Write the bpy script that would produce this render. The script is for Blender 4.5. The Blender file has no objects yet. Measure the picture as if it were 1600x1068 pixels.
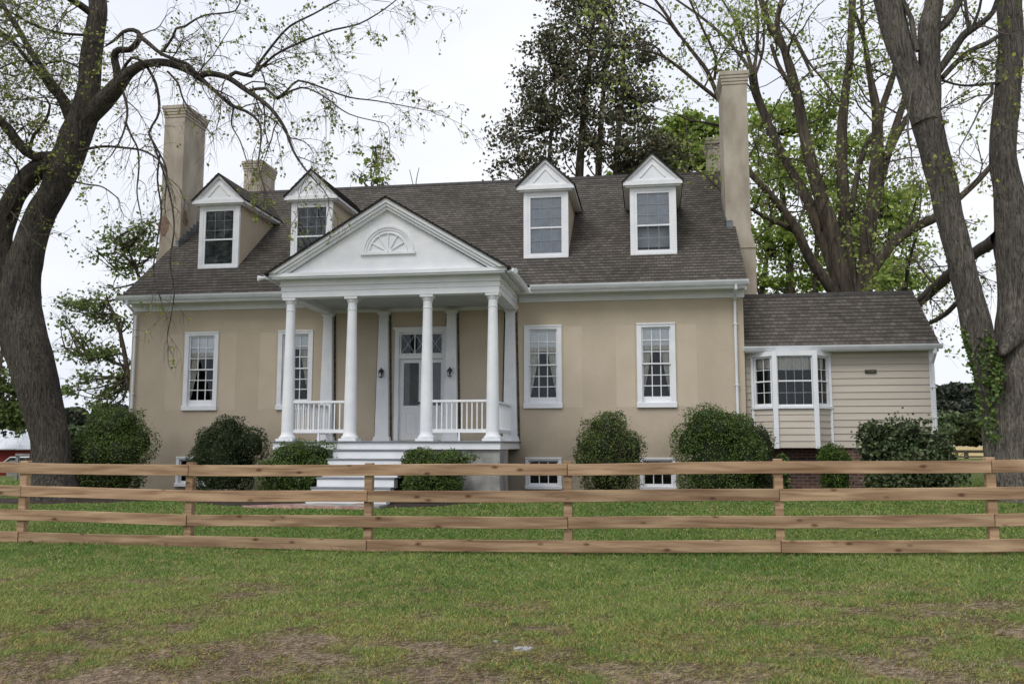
import bpy, math, random
import numpy as np
from mathutils import Vector, noise as mnoise
R = math.radians
rng = random.Random(7)
C = bpy.context.scene.collection
sc = bpy.context.scene

# ---------------------------------------------------------------- camera, world, sun, exposure
CAM_H, YAW, PITCH, F = 1.33, R(8.7), math.atan(161/1400.), 1400.0
cd = bpy.data.cameras.new('camera'); cam = bpy.data.objects.new('camera', cd); C.objects.link(cam)
cd.sensor_width = 36; cd.lens = F/1600*36; cd.clip_end = 2000; cd.clip_start = 0.05
cam.location = (0, 0, CAM_H); cam.rotation_euler = (math.pi/2+PITCH, 0, YAW)
sc.camera = cam
SUN_EL, SUN_AZ = R(52), R(205)          # azimuth clockwise from +Y
w = bpy.data.worlds.new('World'); sc.world = w; w.use_nodes = True
nt = w.node_tree; nt.nodes.clear()
out = nt.nodes.new('ShaderNodeOutputWorld'); bg = nt.nodes.new('ShaderNodeBackground')
sky = nt.nodes.new('ShaderNodeTexSky'); sky.sky_type = 'NISHITA'; sky.sun_disc = False
sky.sun_elevation = SUN_EL; sky.sun_rotation = SUN_AZ
tc = nt.nodes.new('ShaderNodeTexCoord'); mp = nt.nodes.new('ShaderNodeMapping'); mp.inputs['Scale'].default_value = (1.2, 1.2, 2.6)
nz = nt.nodes.new('ShaderNodeTexNoise'); nz.inputs['Scale'].default_value = 1.3; nz.inputs['Detail'].default_value = 4
rp = nt.nodes.new('ShaderNodeValToRGB')
rp.color_ramp.elements[0].position = .3; rp.color_ramp.elements[0].color = (7.0, 7.5, 8.7, 1)
rp.color_ramp.elements[1].position = .66; rp.color_ramp.elements[1].color = (9.4, 9.5, 9.9, 1)
mx = nt.nodes.new('ShaderNodeMixRGB'); mx.inputs[0].default_value = .93
nt.links.new(tc.outputs['Generated'], mp.inputs[0]); nt.links.new(mp.outputs[0], nz.inputs[0])
nt.links.new(nz.outputs[0], rp.inputs[0]); nt.links.new(sky.outputs[0], mx.inputs[1]); nt.links.new(rp.outputs[0], mx.inputs[2])
nt.links.new(mx.outputs[0], bg.inputs[0]); bg.inputs[1].default_value = .086; nt.links.new(bg.outputs[0], out.inputs[0])
sd = bpy.data.lights.new('sun', 'SUN'); sd.energy = 1.5; sd.angle = R(30); sd.color = (1, .97, .93)
so = bpy.data.objects.new('sun', sd); C.objects.link(so)
sdir = Vector((math.sin(SUN_AZ)*math.cos(SUN_EL), math.cos(SUN_AZ)*math.cos(SUN_EL), math.sin(SUN_EL)))
so.rotation_euler = sdir.to_track_quat('Z', 'Y').to_euler(); so.location = (0, 0, 60)
sc.view_settings.view_transform = 'Standard'; sc.view_settings.look = 'None'; sc.view_settings.gamma = 1; sc.view_settings.use_curve_mapping = False
sc.view_settings.exposure = 0.40
sc.cycles.max_bounces = 8; sc.cycles.transparent_max_bounces = 16

# ---------------------------------------------------------------- measuring helper: photo pixel -> point on plane y = Y
_f = np.array([-math.sin(YAW)*math.cos(PITCH), math.cos(YAW)*math.cos(PITCH), math.sin(PITCH)])
_r = np.array([math.cos(YAW), math.sin(YAW), 0.]); _u = np.cross(_r, _f)
def at(x, y, Y):
    d = _f + _r*(x-800)/F - _u*(y-534)/F
    return Vector((d[0]*Y/d[1], Y, CAM_H + d[2]*Y/d[1]))
def ppm(Y): return F/(Y*1.02)      # about how many photo pixels one metre takes at depth Y

# ---------------------------------------------------------------- materials
def new_mat(name):
    m = bpy.data.materials.new(name); m.use_nodes = True
    b = m.node_tree.nodes['Principled BSDF']; return m, m.node_tree, b
def noise_mat(name, c1, c2, scale=5, rough=.8, bump=.0, bscale=None, detail=6, coord='Object', stretch=(1, 1, 1), spec=.3, bdist=.01, contrast=(.35, .65)):
    m, t, b = new_mat(name)
    tc = t.nodes.new('ShaderNodeTexCoord'); mp = t.nodes.new('ShaderNodeMapping'); mp.inputs['Scale'].default_value = stretch
    n = t.nodes.new('ShaderNodeTexNoise'); n.inputs['Scale'].default_value = scale; n.inputs['Detail'].default_value = detail
    r = t.nodes.new('ShaderNodeValToRGB'); r.color_ramp.elements[0].position = contrast[0]; r.color_ramp.elements[1].position = contrast[1]
    r.color_ramp.elements[0].color = (*c1, 1); r.color_ramp.elements[1].color = (*c2, 1)
    t.links.new(tc.outputs[coord], mp.inputs[0]); t.links.new(mp.outputs[0], n.inputs[0]); t.links.new(n.outputs[0], r.inputs[0])
    t.links.new(r.outputs[0], b.inputs['Base Color']); b.inputs['Roughness'].default_value = rough; b.inputs['Specular IOR Level'].default_value = spec
    if bump:
        n2 = t.nodes.new('ShaderNodeTexNoise'); n2.inputs['Scale'].default_value = bscale or scale*4; n2.inputs['Detail'].default_value = 5
        bp = t.nodes.new('ShaderNodeBump'); bp.inputs['Strength'].default_value = bump; bp.inputs['Distance'].default_value = bdist
        t.links.new(mp.outputs[0], n2.inputs[0]); t.links.new(n2.outputs[0], bp.inputs['Height']); t.links.new(bp.outputs[0], b.inputs['Normal'])
    return m
M = {}
M['white'] = noise_mat('white_paint', (.70, .72, .75), (.78, .79, .80), 3, .5, .15, 40, bdist=.003)
M['white_metal'] = noise_mat('white_metal', (.62, .65, .68), (.72, .74, .76), 4, .35)
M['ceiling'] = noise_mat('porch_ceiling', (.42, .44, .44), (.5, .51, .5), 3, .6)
M['floor_grey'] = noise_mat('porch_floor_paint', (.17, .18, .20), (.23, .24, .26), 5, .6)
M['door'] = noise_mat('door_paint', (.70, .71, .72), (.76, .77, .77), 3, .45)
M['dark'] = noise_mat('dark_metal', (.012, .012, .013), (.03, .028, .026), 10, .45, spec=.5)
M['concrete'] = noise_mat('concrete', (.20, .20, .19), (.36, .35, .33), 3, .9, .4, 30)
M['gap'] = noise_mat('open_joint', (.05, .045, .035), (.13, .12, .09), 14, .95, .5, 30)
M['brick'] = None; M['dormer_dark_fill'] = noise_mat('dormer_dark_fill', (.07, .08, .075), (.22, .24, .24), 7, .8)
M['flash'] = noise_mat('lead_flashing', (.10, .12, .13), (.2, .21, .22), 6, .5)
M['ridge'] = noise_mat('ridge_cap', (.03, .028, .026), (.06, .055, .05), 10, .9)
M['blind'] = noise_mat('window_blind', (.88, .90, .92), (.93, .94, .95), 6, .8)
M['blind_grey'] = noise_mat('grey_shade', (.50, .52, .55), (.60, .62, .65), 6, .8)
M['curtain'] = noise_mat('lace_curtain', (.55, .51, .44), (.80, .76, .68), 9, .9, stretch=(8, 8, 1))
M['door_blind'] = noise_mat('door_blind', (.20, .20, .20), (.27, .27, .265), 6, .8)
M['room'] = noise_mat('dim_room', (.012, .012, .014), (.03, .03, .03), 1.5, .9)  # near-black colour stands in for the darkness of unlit rooms
M['stone'] = noise_mat('pale_stone', (.25, .25, .25), (.42, .42, .42), 9, .9, .5, 30)
M['barn_red'] = noise_mat('red_boards', (.13, .012, .012), (.2, .02, .02), 6, .8, stretch=(6, 1, .4))
M['tin'] = noise_mat('pale_tin', (.55, .58, .62), (.66, .68, .7), 3, .4)
M['old_rail'] = noise_mat('weathered_rail', (.04, .032, .022), (.09, .07, .05), 8, .9)
M['grey_rail'] = noise_mat('grey_rail', (.16, .16, .16), (.25, .25, .25), 8, .9)

def stucco():
    m, t, b = new_mat('stucco')
    tc = t.nodes.new('ShaderNodeTexCoord')
    def N(s, d=5, st=(1, 1, 1)):
        mp = t.nodes.new('ShaderNodeMapping'); mp.inputs['Scale'].default_value = st
        n = t.nodes.new('ShaderNodeTexNoise'); n.inputs['Scale'].default_value = s; n.inputs['Detail'].default_value = d
        t.links.new(tc.outputs['Object'], mp.inputs[0]); t.links.new(mp.outputs[0], n.inputs[0]); return n.outputs[0]
    def ramp(src, p0, p1, c0, c1):
        r = t.nodes.new('ShaderNodeValToRGB'); e = r.color_ramp.elements; e[0].position = p0; e[1].position = p1; e[0].color = (*c0, 1); e[1].color = (*c1, 1)
        t.links.new(src, r.inputs[0]); return r.outputs[0]
    def mix(a, c, f, mode='MIX'):
        x = t.nodes.new('ShaderNodeMixRGB'); x.blend_type = mode
        if isinstance(f, float): x.inputs[0].default_value = f
        else: t.links.new(f, x.inputs[0])
        t.links.new(a, x.inputs[1]); t.links.new(c, x.inputs[2]); return x.outputs[0]
    base = ramp(N(.5, 3), .35, .65, (.500, .422, .320), (.538, .460, .357))
    streak = ramp(N(1.3, 6, (1.2, 1.2, .8)), .40, .75, (.87, .865, .85), (1, 1, 1))
    c = mix(base, streak, .75, 'MULTIPLY')
    fine = ramp(N(38, 4), .3, .7, (.90, .90, .90), (1.06, 1.06, 1.06))
    c = mix(c, fine, .8, 'MULTIPLY')
    # darker band towards the footing, with an uneven edge
    sx = t.nodes.new('ShaderNodeSeparateXYZ'); t.links.new(tc.outputs['Object'], sx.inputs[0])
    a = t.nodes.new('ShaderNodeMath'); a.operation = 'MULTIPLY_ADD'; t.links.new(N(1.1, 5), a.inputs[0]); a.inputs[1].default_value = -1.6; t.links.new(sx.outputs[2], a.inputs[2])
    foot_tone = ramp(a.outputs[0], .0, 1.0, (.72, .72, .72), (1, 1, 1))
    c = mix(c, foot_tone, 1.0, 'MULTIPLY')
    t.links.new(c, b.inputs['Base Color']); b.inputs['Roughness'].default_value = .92; b.inputs['Specular IOR Level'].default_value = .2
    bp = t.nodes.new('ShaderNodeBump'); bp.inputs['Strength'].default_value = .35; bp.inputs['Distance'].default_value = .006
    t.links.new(N(45, 5), bp.inputs['Height']); t.links.new(bp.outputs[0], b.inputs['Normal'])
    return m
M['stucco'] = stucco()
M['patch'] = noise_mat('repaired_stucco', (.504, .426, .324), (.541, .464, .360), 2, .92, .3, 45)
def chimney_mat():
    m = noise_mat('chimney_stucco', (.30, .262, .205), (.45, .40, .325), 2.2, .95, .6, 40, stretch=(1, 1, .45), bdist=.012)
    return m
M['chimney'] = chimney_mat()
M['bare_brick'] = noise_mat('bare_brick', (.17, .105, .075), (.25, .17, .13), 9, .95, .5, 30)

def shingle_mat():
    m, t, b = new_mat('shingles')
    uv = t.nodes.new('ShaderNodeUVMap')
    br = t.nodes.new('ShaderNodeTexBrick'); br.offset = .5; br.inputs['Scale'].default_value = 1
    br.inputs['Brick Width'].default_value = .14; br.inputs['Row Height'].default_value = .14
    br.inputs['Mortar Size'].default_value = .006; br.inputs['Mortar Smooth'].default_value = .2; br.inputs['Bias'].default_value = -.1
    br.inputs['Color1'].default_value = (.070, .063, .056, 1); br.inputs['Color2'].default_value = (.118, .107, .095, 1); br.inputs['Mortar'].default_value = (.03, .027, .025, 1)
    br2 = t.nodes.new('ShaderNodeTexBrick'); br2.offset = .37; br2.inputs['Scale'].default_value = 1
    br2.inputs['Brick Width'].default_value = .47; br2.inputs['Row Height'].default_value = .14; br2.inputs['Mortar Size'].default_value = 0
    br2.inputs['Color1'].default_value = (.9, .9, .9, 1); br2.inputs['Color2'].default_value = (1.12, 1.11, 1.1, 1)
    n = t.nodes.new('ShaderNodeTexNoise'); n.inputs['Scale'].default_value = .45; n.inputs['Detail'].default_value = 5
    r = t.nodes.new('ShaderNodeValToRGB'); r.color_ramp.elements[0].position = .35; r.color_ramp.elements[1].position = .68
    r.color_ramp.elements[0].color = (.80, .79, .74, 1); r.color_ramp.elements[1].color = (1.12, 1.1, 1.1, 1)
    g = t.nodes.new('ShaderNodeTexNoise'); g.inputs['Scale'].default_value = 60; g.inputs['Detail'].default_value = 2
    for x in (br, br2, n, g): t.links.new(uv.outputs[0], x.inputs['Vector'])
    t.links.new(n.outputs[0], r.inputs[0])
    a = t.nodes.new('ShaderNodeMixRGB'); a.blend_type = 'MULTIPLY'; a.inputs[0].default_value = 1; t.links.new(br.outputs[0], a.inputs[1]); t.links.new(br2.outputs[0], a.inputs[2])
    a2 = t.nodes.new('ShaderNodeMixRGB'); a2.blend_type = 'MULTIPLY'; a2.inputs[0].default_value = 1; t.links.new(a.outputs[0], a2.inputs[1]); t.links.new(r.outputs[0], a2.inputs[2])
    t.links.new(a2.outputs[0], b.inputs['Base Color']); b.inputs['Roughness'].default_value = .9; b.inputs['Specular IOR Level'].default_value = .25
    bp = t.nodes.new('ShaderNodeBump'); bp.inputs['Strength'].default_value = .5; bp.inputs['Distance'].default_value = .006
    s = t.nodes.new('ShaderNodeMath'); s.operation = 'ADD'; t.links.new(g.outputs[0], s.inputs[0]); t.links.new(br.outputs['Color'], s.inputs[1])
    t.links.new(s.outputs[0], bp.inputs['Height']); t.links.new(bp.outputs[0], b.inputs['Normal'])
    return m
M['shingle'] = shingle_mat()
def brick_mat():
    m, t, b = new_mat('red_brick')
    tc = t.nodes.new('ShaderNodeTexCoord'); mp = t.nodes.new('ShaderNodeMapping'); mp.inputs['Rotation'].default_value = (R(90), 0, 0)
    br = t.nodes.new('ShaderNodeTexBrick'); br.inputs['Scale'].default_value = 1; br.inputs['Brick Width'].default_value = .21; br.inputs['Row Height'].default_value = .075
    br.inputs['Mortar Size'].default_value = .006; br.inputs['Color1'].default_value = (.085, .042, .034, 1); br.inputs['Color2'].default_value = (.15, .08, .06, 1); br.inputs['Mortar'].default_value = (.24, .21, .18, 1)
    t.links.new(tc.outputs['Object'], mp.inputs[0]); t.links.new(mp.outputs[0], br.inputs[0]); t.links.new(br.outputs[0], b.inputs['Base Color']); b.inputs['Roughness'].default_value = .9
    return m
M['brick'] = brick_mat()
M['siding'] = noise_mat('vinyl_siding', (.50, .45, .38), (.55, .495, .42), 2, .55, .1, 30, stretch=(.3, 1, 4))
def glass_mat():
    m, t, b = new_mat('window_glass'); t.nodes.remove(b)
    o = t.nodes['Material Output']; tr = t.nodes.new('ShaderNodeBsdfTransparent'); tr.inputs[0].default_value = (.93, .95, .96, 1)
    gl = t.nodes.new('ShaderNodeBsdfGlossy'); gl.inputs['Roughness'].default_value = .02; gl.inputs[0].default_value = (.9, .95, 1, 1)
    lw = t.nodes.new('ShaderNodeFresnel'); lw.inputs[0].default_value = 1.5
    nz = t.nodes.new('ShaderNodeTexNoise'); nz.inputs['Scale'].default_value = 1.5; bp = t.nodes.new('ShaderNodeBump'); bp.inputs['Strength'].default_value = .05; bp.inputs['Distance'].default_value = .05
    tc = t.nodes.new('ShaderNodeTexCoord'); t.links.new(tc.outputs['Object'], nz.inputs[0]); t.links.new(nz.outputs[0], bp.inputs['Height']); t.links.new(bp.outputs[0], gl.inputs['Normal'])
    mx = t.nodes.new('ShaderNodeMixShader'); t.links.new(lw.outputs[0], mx.inputs[0]); t.links.new(tr.outputs[0], mx.inputs[1]); t.links.new(gl.outputs[0], mx.inputs[2]); t.links.new(mx.outputs[0], o.inputs[0])
    return m
M['glass'] = glass_mat()
def wood_mat():
    m, t, b = new_mat('new_pine')
    tc = t.nodes.new('ShaderNodeTexCoord'); oi = t.nodes.new('ShaderNodeObjectInfo')
    ad = t.nodes.new('ShaderNodeVectorMath'); ad.operation = 'MULTIPLY_ADD'; ad.inputs[1].default_value = (1, 1, 1)
    cm = t.nodes.new('ShaderNodeCombineXYZ'); k = t.nodes.new('ShaderNodeMath'); k.operation = 'MULTIPLY'; k.inputs[1].default_value = 37
    t.links.new(oi.outputs['Random'], k.inputs[0]); t.links.new(k.outputs[0], cm.inputs[0]); t.links.new(k.outputs[0], cm.inputs[2])
    t.links.new(tc.outputs['Object'], ad.inputs[0]); t.links.new(cm.outputs[0], ad.inputs[2])
    mp = t.nodes.new('ShaderNodeMapping'); mp.inputs['Scale'].default_value = (.8, 12, 12); t.links.new(ad.outputs[0], mp.inputs[0])
    n = t.nodes.new('ShaderNodeTexNoise'); n.inputs['Scale'].default_value = 1.6; n.inputs['Detail'].default_value = 6; n.inputs['Distortion'].default_value = .6; t.links.new(mp.outputs[0], n.inputs[0])
    r = t.nodes.new('ShaderNodeValToRGB'); e = r.color_ramp.elements; e[0].position = .32; e[0].color = (.235, .142, .082, 1); e[1].position = .66; e[1].color = (.45, .315, .195, 1)
    t.links.new(n.outputs[0], r.inputs[0])
    # knots
    v = t.nodes.new('ShaderNodeTexVoronoi'); v.inputs['Scale'].default_value = 1; mp2 = t.nodes.new('ShaderNodeMapping'); mp2.inputs['Scale'].default_value = (3.2, 3, 7); t.links.new(ad.outputs[0], mp2.inputs[0]); t.links.new(mp2.outputs[0], v.inputs[0])
    kr = t.nodes.new('ShaderNodeValToRGB'); kr.color_ramp.elements[0].position = .06; kr.color_ramp.elements[0].color = (.22, .15, .11, 1); kr.color_ramp.elements[1].position = .19; kr.color_ramp.elements[1].color = (1, 1, 1, 1)
    t.links.new(v.outputs['Distance'], kr.inputs[0])
    x = t.nodes.new('ShaderNodeMixRGB'); x.blend_type = 'MULTIPLY'; x.inputs[0].default_value = .85; t.links.new(r.outputs[0], x.inputs[1]); t.links.new(kr.outputs[0], x.inputs[2])
    h = t.nodes.new('ShaderNodeHueSaturation'); m1 = t.nodes.new('ShaderNodeMath'); m1.operation = 'MULTIPLY_ADD'; m1.inputs[1].default_value = .36; m1.inputs[2].default_value = .80
    t.links.new(oi.outputs['Random'], m1.inputs[0]); t.links.new(m1.outputs[0], h.inputs['Value'])
    n4 = t.nodes.new('ShaderNodeTexNoise'); n4.inputs['Scale'].default_value = 1.1; n4.inputs['Detail'].default_value = 5; mp4 = t.nodes.new('ShaderNodeMapping'); mp4.inputs['Scale'].default_value = (1, 2, 5); t.links.new(ad.outputs[0], mp4.inputs[0]); t.links.new(mp4.outputs[0], n4.inputs[0])
    r4 = t.nodes.new('ShaderNodeValToRGB'); r4.color_ramp.elements[0].position = .36; r4.color_ramp.elements[0].color = (.74, .68, .66, 1); r4.color_ramp.elements[1].position = .62; r4.color_ramp.elements[1].color = (1.12, 1.13, 1.12, 1); t.links.new(n4.outputs[0], r4.inputs[0])
    x4 = t.nodes.new('ShaderNodeMixRGB'); x4.blend_type = 'MULTIPLY'; x4.inputs[0].default_value = .9; t.links.new(x.outputs[0], x4.inputs[1]); t.links.new(r4.outputs[0], x4.inputs[2]); t.links.new(x4.outputs[0], h.inputs['Color'])
    t.links.new(h.outputs[0], b.inputs['Base Color']); b.inputs['Roughness'].default_value = .75; b.inputs['Specular IOR Level'].default_value = .25
    bp = t.nodes.new('ShaderNodeBump'); bp.inputs['Strength'].default_value = .3; bp.inputs['Distance'].default_value = .004; t.links.new(n.outputs[0], bp.inputs['Height']); t.links.new(bp.outputs[0], b.inputs['Normal'])
    return m
M['wood'] = wood_mat()
def bark_mat(name, c1, c2, sc_=9):
    m, t, b = new_mat(name)
    tc = t.nodes.new('ShaderNodeTexCoord'); mp = t.nodes.new('ShaderNodeMapping'); mp.inputs['Scale'].default_value = (1, 1, .12); t.links.new(tc.outputs['Object'], mp.inputs[0])
    v = t.nodes.new('ShaderNodeTexNoise'); v.inputs['Scale'].default_value = sc_; v.inputs['Detail'].default_value = 8; v.inputs['Roughness'].default_value = .65; v.inputs['Distortion'].default_value = 1.2; t.links.new(mp.outputs[0], v.inputs[0])
    n = t.nodes.new('ShaderNodeTexNoise'); n.inputs['Scale'].default_value = 1.1; n.inputs['Detail'].default_value = 4; t.links.new(tc.outputs['Object'], n.inputs[0])
    r = t.nodes.new('ShaderNodeValToRGB'); e = r.color_ramp.elements; e[0].position = .36; e[0].color = (*c1, 1); e[1].position = .64; e[1].color = (*c2, 1); t.links.new(v.outputs[0], r.inputs[0])
    r2 = t.nodes.new('ShaderNodeValToRGB'); e = r2.color_ramp.elements; e[0].position = .35; e[0].color = (.75, .75, .75, 1); e[1].position = .7; e[1].color = (1.2, 1.22, 1.12, 1); t.links.new(n.outputs[0], r2.inputs[0])
    x = t.nodes.new('ShaderNodeMixRGB'); x.blend_type = 'MULTIPLY'; x.inputs[0].default_value = 1; t.links.new(r.outputs[0], x.inputs[1]); t.links.new(r2.outputs[0], x.inputs[2])
    t.links.new(x.outputs[0], b.inputs['Base Color']); b.inputs['Roughness'].default_value = .95; b.inputs['Specular IOR Level'].default_value = .15
    bp = t.nodes.new('ShaderNodeBump'); bp.inputs['Strength'].default_value = 1; bp.inputs['Distance'].default_value = .085; t.links.new(v.outputs[0], bp.inputs['Height']); t.links.new(bp.outputs[0], b.inputs['Normal'])
    return m
M['bark'] = bark_mat('bark', (.024, .020, .017), (.155, .135, .118), 30)
M['bark_grey'] = bark_mat('bark_grey', (.045, .039, .036), (.245, .218, .196), 30)
M['bark_dark'] = bark_mat('bark_dark', (.05, .041, .033), (.15, .125, .10))
M['twig'] = noise_mat('twig_bark', (.055, .045, .038), (.12, .10, .085), 4, .95)
def leaf_mat(name, cols, trans=.35, rough=.55):
    # leaf colour comes from the 'Col' attribute of every leaf
    m, t, b = new_mat(name)
    a = t.nodes.new('ShaderNodeVertexColor'); a.layer_name = 'Col'
    t.links.new(a.outputs[0], b.inputs['Base Color']); b.inputs['Roughness'].default_value = rough; b.inputs['Specular IOR Level'].default_value = .25
    if trans:
        tr = t.nodes.new('ShaderNodeBsdfTranslucent'); t.links.new(a.outputs[0], tr.inputs[0])
        mx = t.nodes.new('ShaderNodeMixShader'); mx.inputs[0].default_value = trans; o = t.nodes['Material Output']
        t.links.new(b.outputs[0], mx.inputs[1]); t.links.new(tr.outputs[0], mx.inputs[2]); t.links.new(mx.outputs[0], o.inputs[0])
    return m
M['leaf'] = leaf_mat('leaf', None); M['leaf_matt'] = leaf_mat('leaf_stiff', None, .12, .45)
M['grass'] = leaf_mat('grass_blades', None, .3, .7)
M['ground'] = None

# ---------------------------------------------------------------- mesh helpers
class MB:
    def __init__(s): s.v = []; s.f = []; s.uv = []
    def box(s, x0, x1, y0, y1, z0, z1):
        if x0 > x1: x0, x1 = x1, x0
        if y0 > y1: y0, y1 = y1, y0
        if z0 > z1: z0, z1 = z1, z0
        n = len(s.v)
        s.v += [(x0, y0, z0), (x1, y0, z0), (x1, y1, z0), (x0, y1, z0), (x0, y0, z1), (x1, y0, z1), (x1, y1, z1), (x0, y1, z1)]
        s.f += [tuple(n+i for i in q) for q in ((0, 3, 2, 1), (4, 5, 6, 7), (0, 1, 5, 4), (1, 2, 6, 5), (2, 3, 7, 6), (3, 0, 4, 7))]
        return s
    def quad(s, *p):
        n = len(s.v); s.v += [tuple(q) for q in p]; s.f.append(tuple(range(n, n+len(p)))); return s
    def prism_y(s, pts, y0, y1):                    # outline in x,z extruded along y
        n = len(s.v); k = len(pts)
        s.v += [(x, y0, z) for x, z in pts] + [(x, y1, z) for x, z in pts]
        s.f.append(tuple(range(n, n+k))); s.f.append(tuple(range(n+2*k-1, n+k-1, -1)))
        for i in range(k): j = (i+1) % k; s.f.append((n+i, n+k+i, n+k+j, n+j))
        return s
    def prism_x(s, pts, x0, x1):                    # outline in y,z extruded along x
        n = len(s.v); k = len(pts)
        s.v += [(x0, y, z) for y, z in pts] + [(x1, y, z) for y, z in pts]
        s.f.append(tuple(range(n+k-1, n-1, -1))); s.f.append(tuple(range(n+k, n+2*k)))
        for i in range(k): j = (i+1) % k; s.f.append((n+i, n+j, n+k+j, n+k+i))
        return s
    def prism_z(s, pts, z0, z1):
        n = len(s.v); k = len(pts)
        s.v += [(x, y, z0) for x, y in pts] + [(x, y, z1) for x, y in pts]
        s.f.append(tuple(range(n+k-1, n-1, -1))); s.f.append(tuple(range(n+k, n+2*k)))
        for i in range(k): j = (i+1) % k; s.f.append((n+i, n+j, n+k+j, n+k+i))
        return s
    def lathe(s, cx, cy, prof, seg=28):
        n = len(s.v)
        for r, z in prof:
            for i in range(seg): a = 2*math.pi*i/seg; s.v.append((cx+r*math.cos(a), cy+r*math.sin(a), z))
        for j in range(len(prof)-1):
            for i in range(seg):
                k = (i+1) % seg; s.f.append((n+j*seg+i, n+j*seg+k, n+(j+1)*seg+k, n+(j+1)*seg+i))
        s.f.append(tuple(n+i for i in range(seg-1, -1, -1))); s.f.append(tuple(n+(len(prof)-1)*seg+i for i in range(seg)))
        return s
    def tube(s, pts, rad, sides=5, bump=0.0, bs=3.0, close=True):
        n0 = len(s.v); k = len(pts); up = None
        for i, p in enumerate(pts):
            a = pts[max(0, i-1)]; b = pts[min(k-1, i+1)]
            d = (b[0]-a[0], b[1]-a[1], b[2]-a[2]); l = math.sqrt(d[0]*d[0]+d[1]*d[1]+d[2]*d[2]) or 1e-6; d = (d[0]/l, d[1]/l, d[2]/l)
            if up is None: up = (0, 1, 0) if abs(d[1]) < .8 else (1, 0, 0)
            q = up[0]*d[0]+up[1]*d[1]+up[2]*d[2]; e = (up[0]-q*d[0], up[1]-q*d[1], up[2]-q*d[2]); l = math.sqrt(e[0]**2+e[1]**2+e[2]**2) or 1e-6; e = (e[0]/l, e[1]/l, e[2]/l); up = e
            g = (d[1]*e[2]-d[2]*e[1], d[2]*e[0]-d[0]*e[2], d[0]*e[1]-d[1]*e[0]); r = rad[i]
            for j in range(sides):
                t = 2*math.pi*j/sides; c = math.cos(t); w_ = math.sin(t); rr = r
                if bump:
                    rr = r*(1+bump*mnoise.noise(Vector((c*bs+p[0], w_*bs+p[1], p[2]*1.2))) + bump*.35*mnoise.noise(Vector((c*bs*4, w_*bs*4, p[2]*2.2))))
                s.v.append((p[0]+rr*(e[0]*c+g[0]*w_), p[1]+rr*(e[1]*c+g[1]*w_), p[2]+rr*(e[2]*c+g[2]*w_)))
        for i in range(k-1):
            for j in range(sides):
                m = (j+1) % sides; s.f.append((n0+i*sides+j, n0+i*sides+m, n0+(i+1)*sides+m, n0+(i+1)*sides+j))
        if close: s.f.append(tuple(n0+(k-1)*sides+j for j in range(sides)))
        return s
    def build(s, name, mat, parent=None, smooth=False, loc=None, rotz=0, uvs=None):
        me = bpy.data.meshes.new(name); me.from_pydata(s.v, [], s.f)
        if uvs or s.uv:
            l = me.uv_layers.new(name='UVMap'); l.data.foreach_set('uv', np.array(s.uv, dtype=np.float32).ravel())
        me.materials.append(M[mat] if isinstance(mat, str) else mat)
        if smooth: me.polygons.foreach_set('use_smooth', [True]*len(me.polygons))
        me.validate(clean_customdata=False); me.update()
        o = bpy.data.objects.new(name, me); C.objects.link(o)
        if loc is not None: o.location = loc
        o.rotation_euler.z = rotz
        if parent is not None: o.parent = parent
        return o
def bevel(o, w_=.006, seg=1):
    m = o.modifiers.new('bevel', 'BEVEL'); m.width = w_; m.segments = seg; m.limit_method = 'ANGLE'; m.angle_limit = R(40); return o
def tag(o, label=None, cat=None, group=None, kind=None):
    if label: o['label'] = label
    if cat: o['category'] = cat
    if group: o['group'] = group
    if kind: o['kind'] = kind
    return o
def empty(name, loc=(0, 0, 0), rotz=0):
    o = bpy.data.objects.new(name, None); C.objects.link(o); o.location = loc; o.rotation_euler.z = rotz; o.empty_display_size = .3; return o
def leaves_mesh(name, pts, size, cols, mat, parent=None, aspect=1.6, seed=1, updir=0.0, fold=True):
    """pts (n,3); every leaf is a small folded diamond of two triangles; cols = (n,3)."""
    g = np.random.default_rng(seed); n = len(pts); P = np.asarray(pts, dtype=np.float64)
    a = g.normal(size=(n, 3)); a[:, 2] += updir; a /= np.linalg.norm(a, axis=1)[:, None]
    b = g.normal(size=(n, 3)); b -= (b*a).sum(1)[:, None]*a; b /= np.linalg.norm(b, axis=1)[:, None]
    c = np.cross(a, b)                                   # leaf normal
    s = (size if np.ndim(size) else np.full(n, size))*g.uniform(.65, 1.35, n); s = s[:, None]
    v = np.empty((n, 4, 3)); v[:, 0] = P - a*s*.5*aspect; v[:, 1] = P + b*s*.5 + c*s*.12; v[:, 2] = P + a*s*.5*aspect; v[:, 3] = P - b*s*.5 + c*s*.12
    me = bpy.data.meshes.new(name); me.vertices.add(4*n); me.vertices.foreach_set('co', v.ravel())
    idx = np.arange(n)[:, None]*4 + np.array([0, 1, 2, 0, 2, 3])[None, :]
    me.loops.add(6*n); me.loops.foreach_set('vertex_index', idx.ravel().astype(np.int32))
    me.polygons.add(2*n); me.polygons.foreach_set('loop_start', np.arange(2*n, dtype=np.int32)*3)
    ca = me.color_attributes.new('Col', 'FLOAT_COLOR', 'POINT')
    cc = np.ones((n, 4, 4), dtype=np.float32); cc[:, :, :3] = np.asarray(cols)[:, None, :]; ca.data.foreach_set('color', cc.ravel())
    me.materials.append(M[mat]); me.update(calc_edges=True)
    o = bpy.data.objects.new(name, me); C.objects.link(o)
    if parent is not None: o.parent = parent
    return o
def mixcols(n, palette, seed, jit=.18):
    g = np.random.default_rng(seed); p = np.array(palette); i = g.integers(0, len(p), n); k = g.integers(0, len(p), n); t = g.uniform(0, 1, n)[:, None]
    return (p[i]*(1-t)+p[k]*t)*g.uniform(1-jit, 1+jit, n)[:, None]

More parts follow.
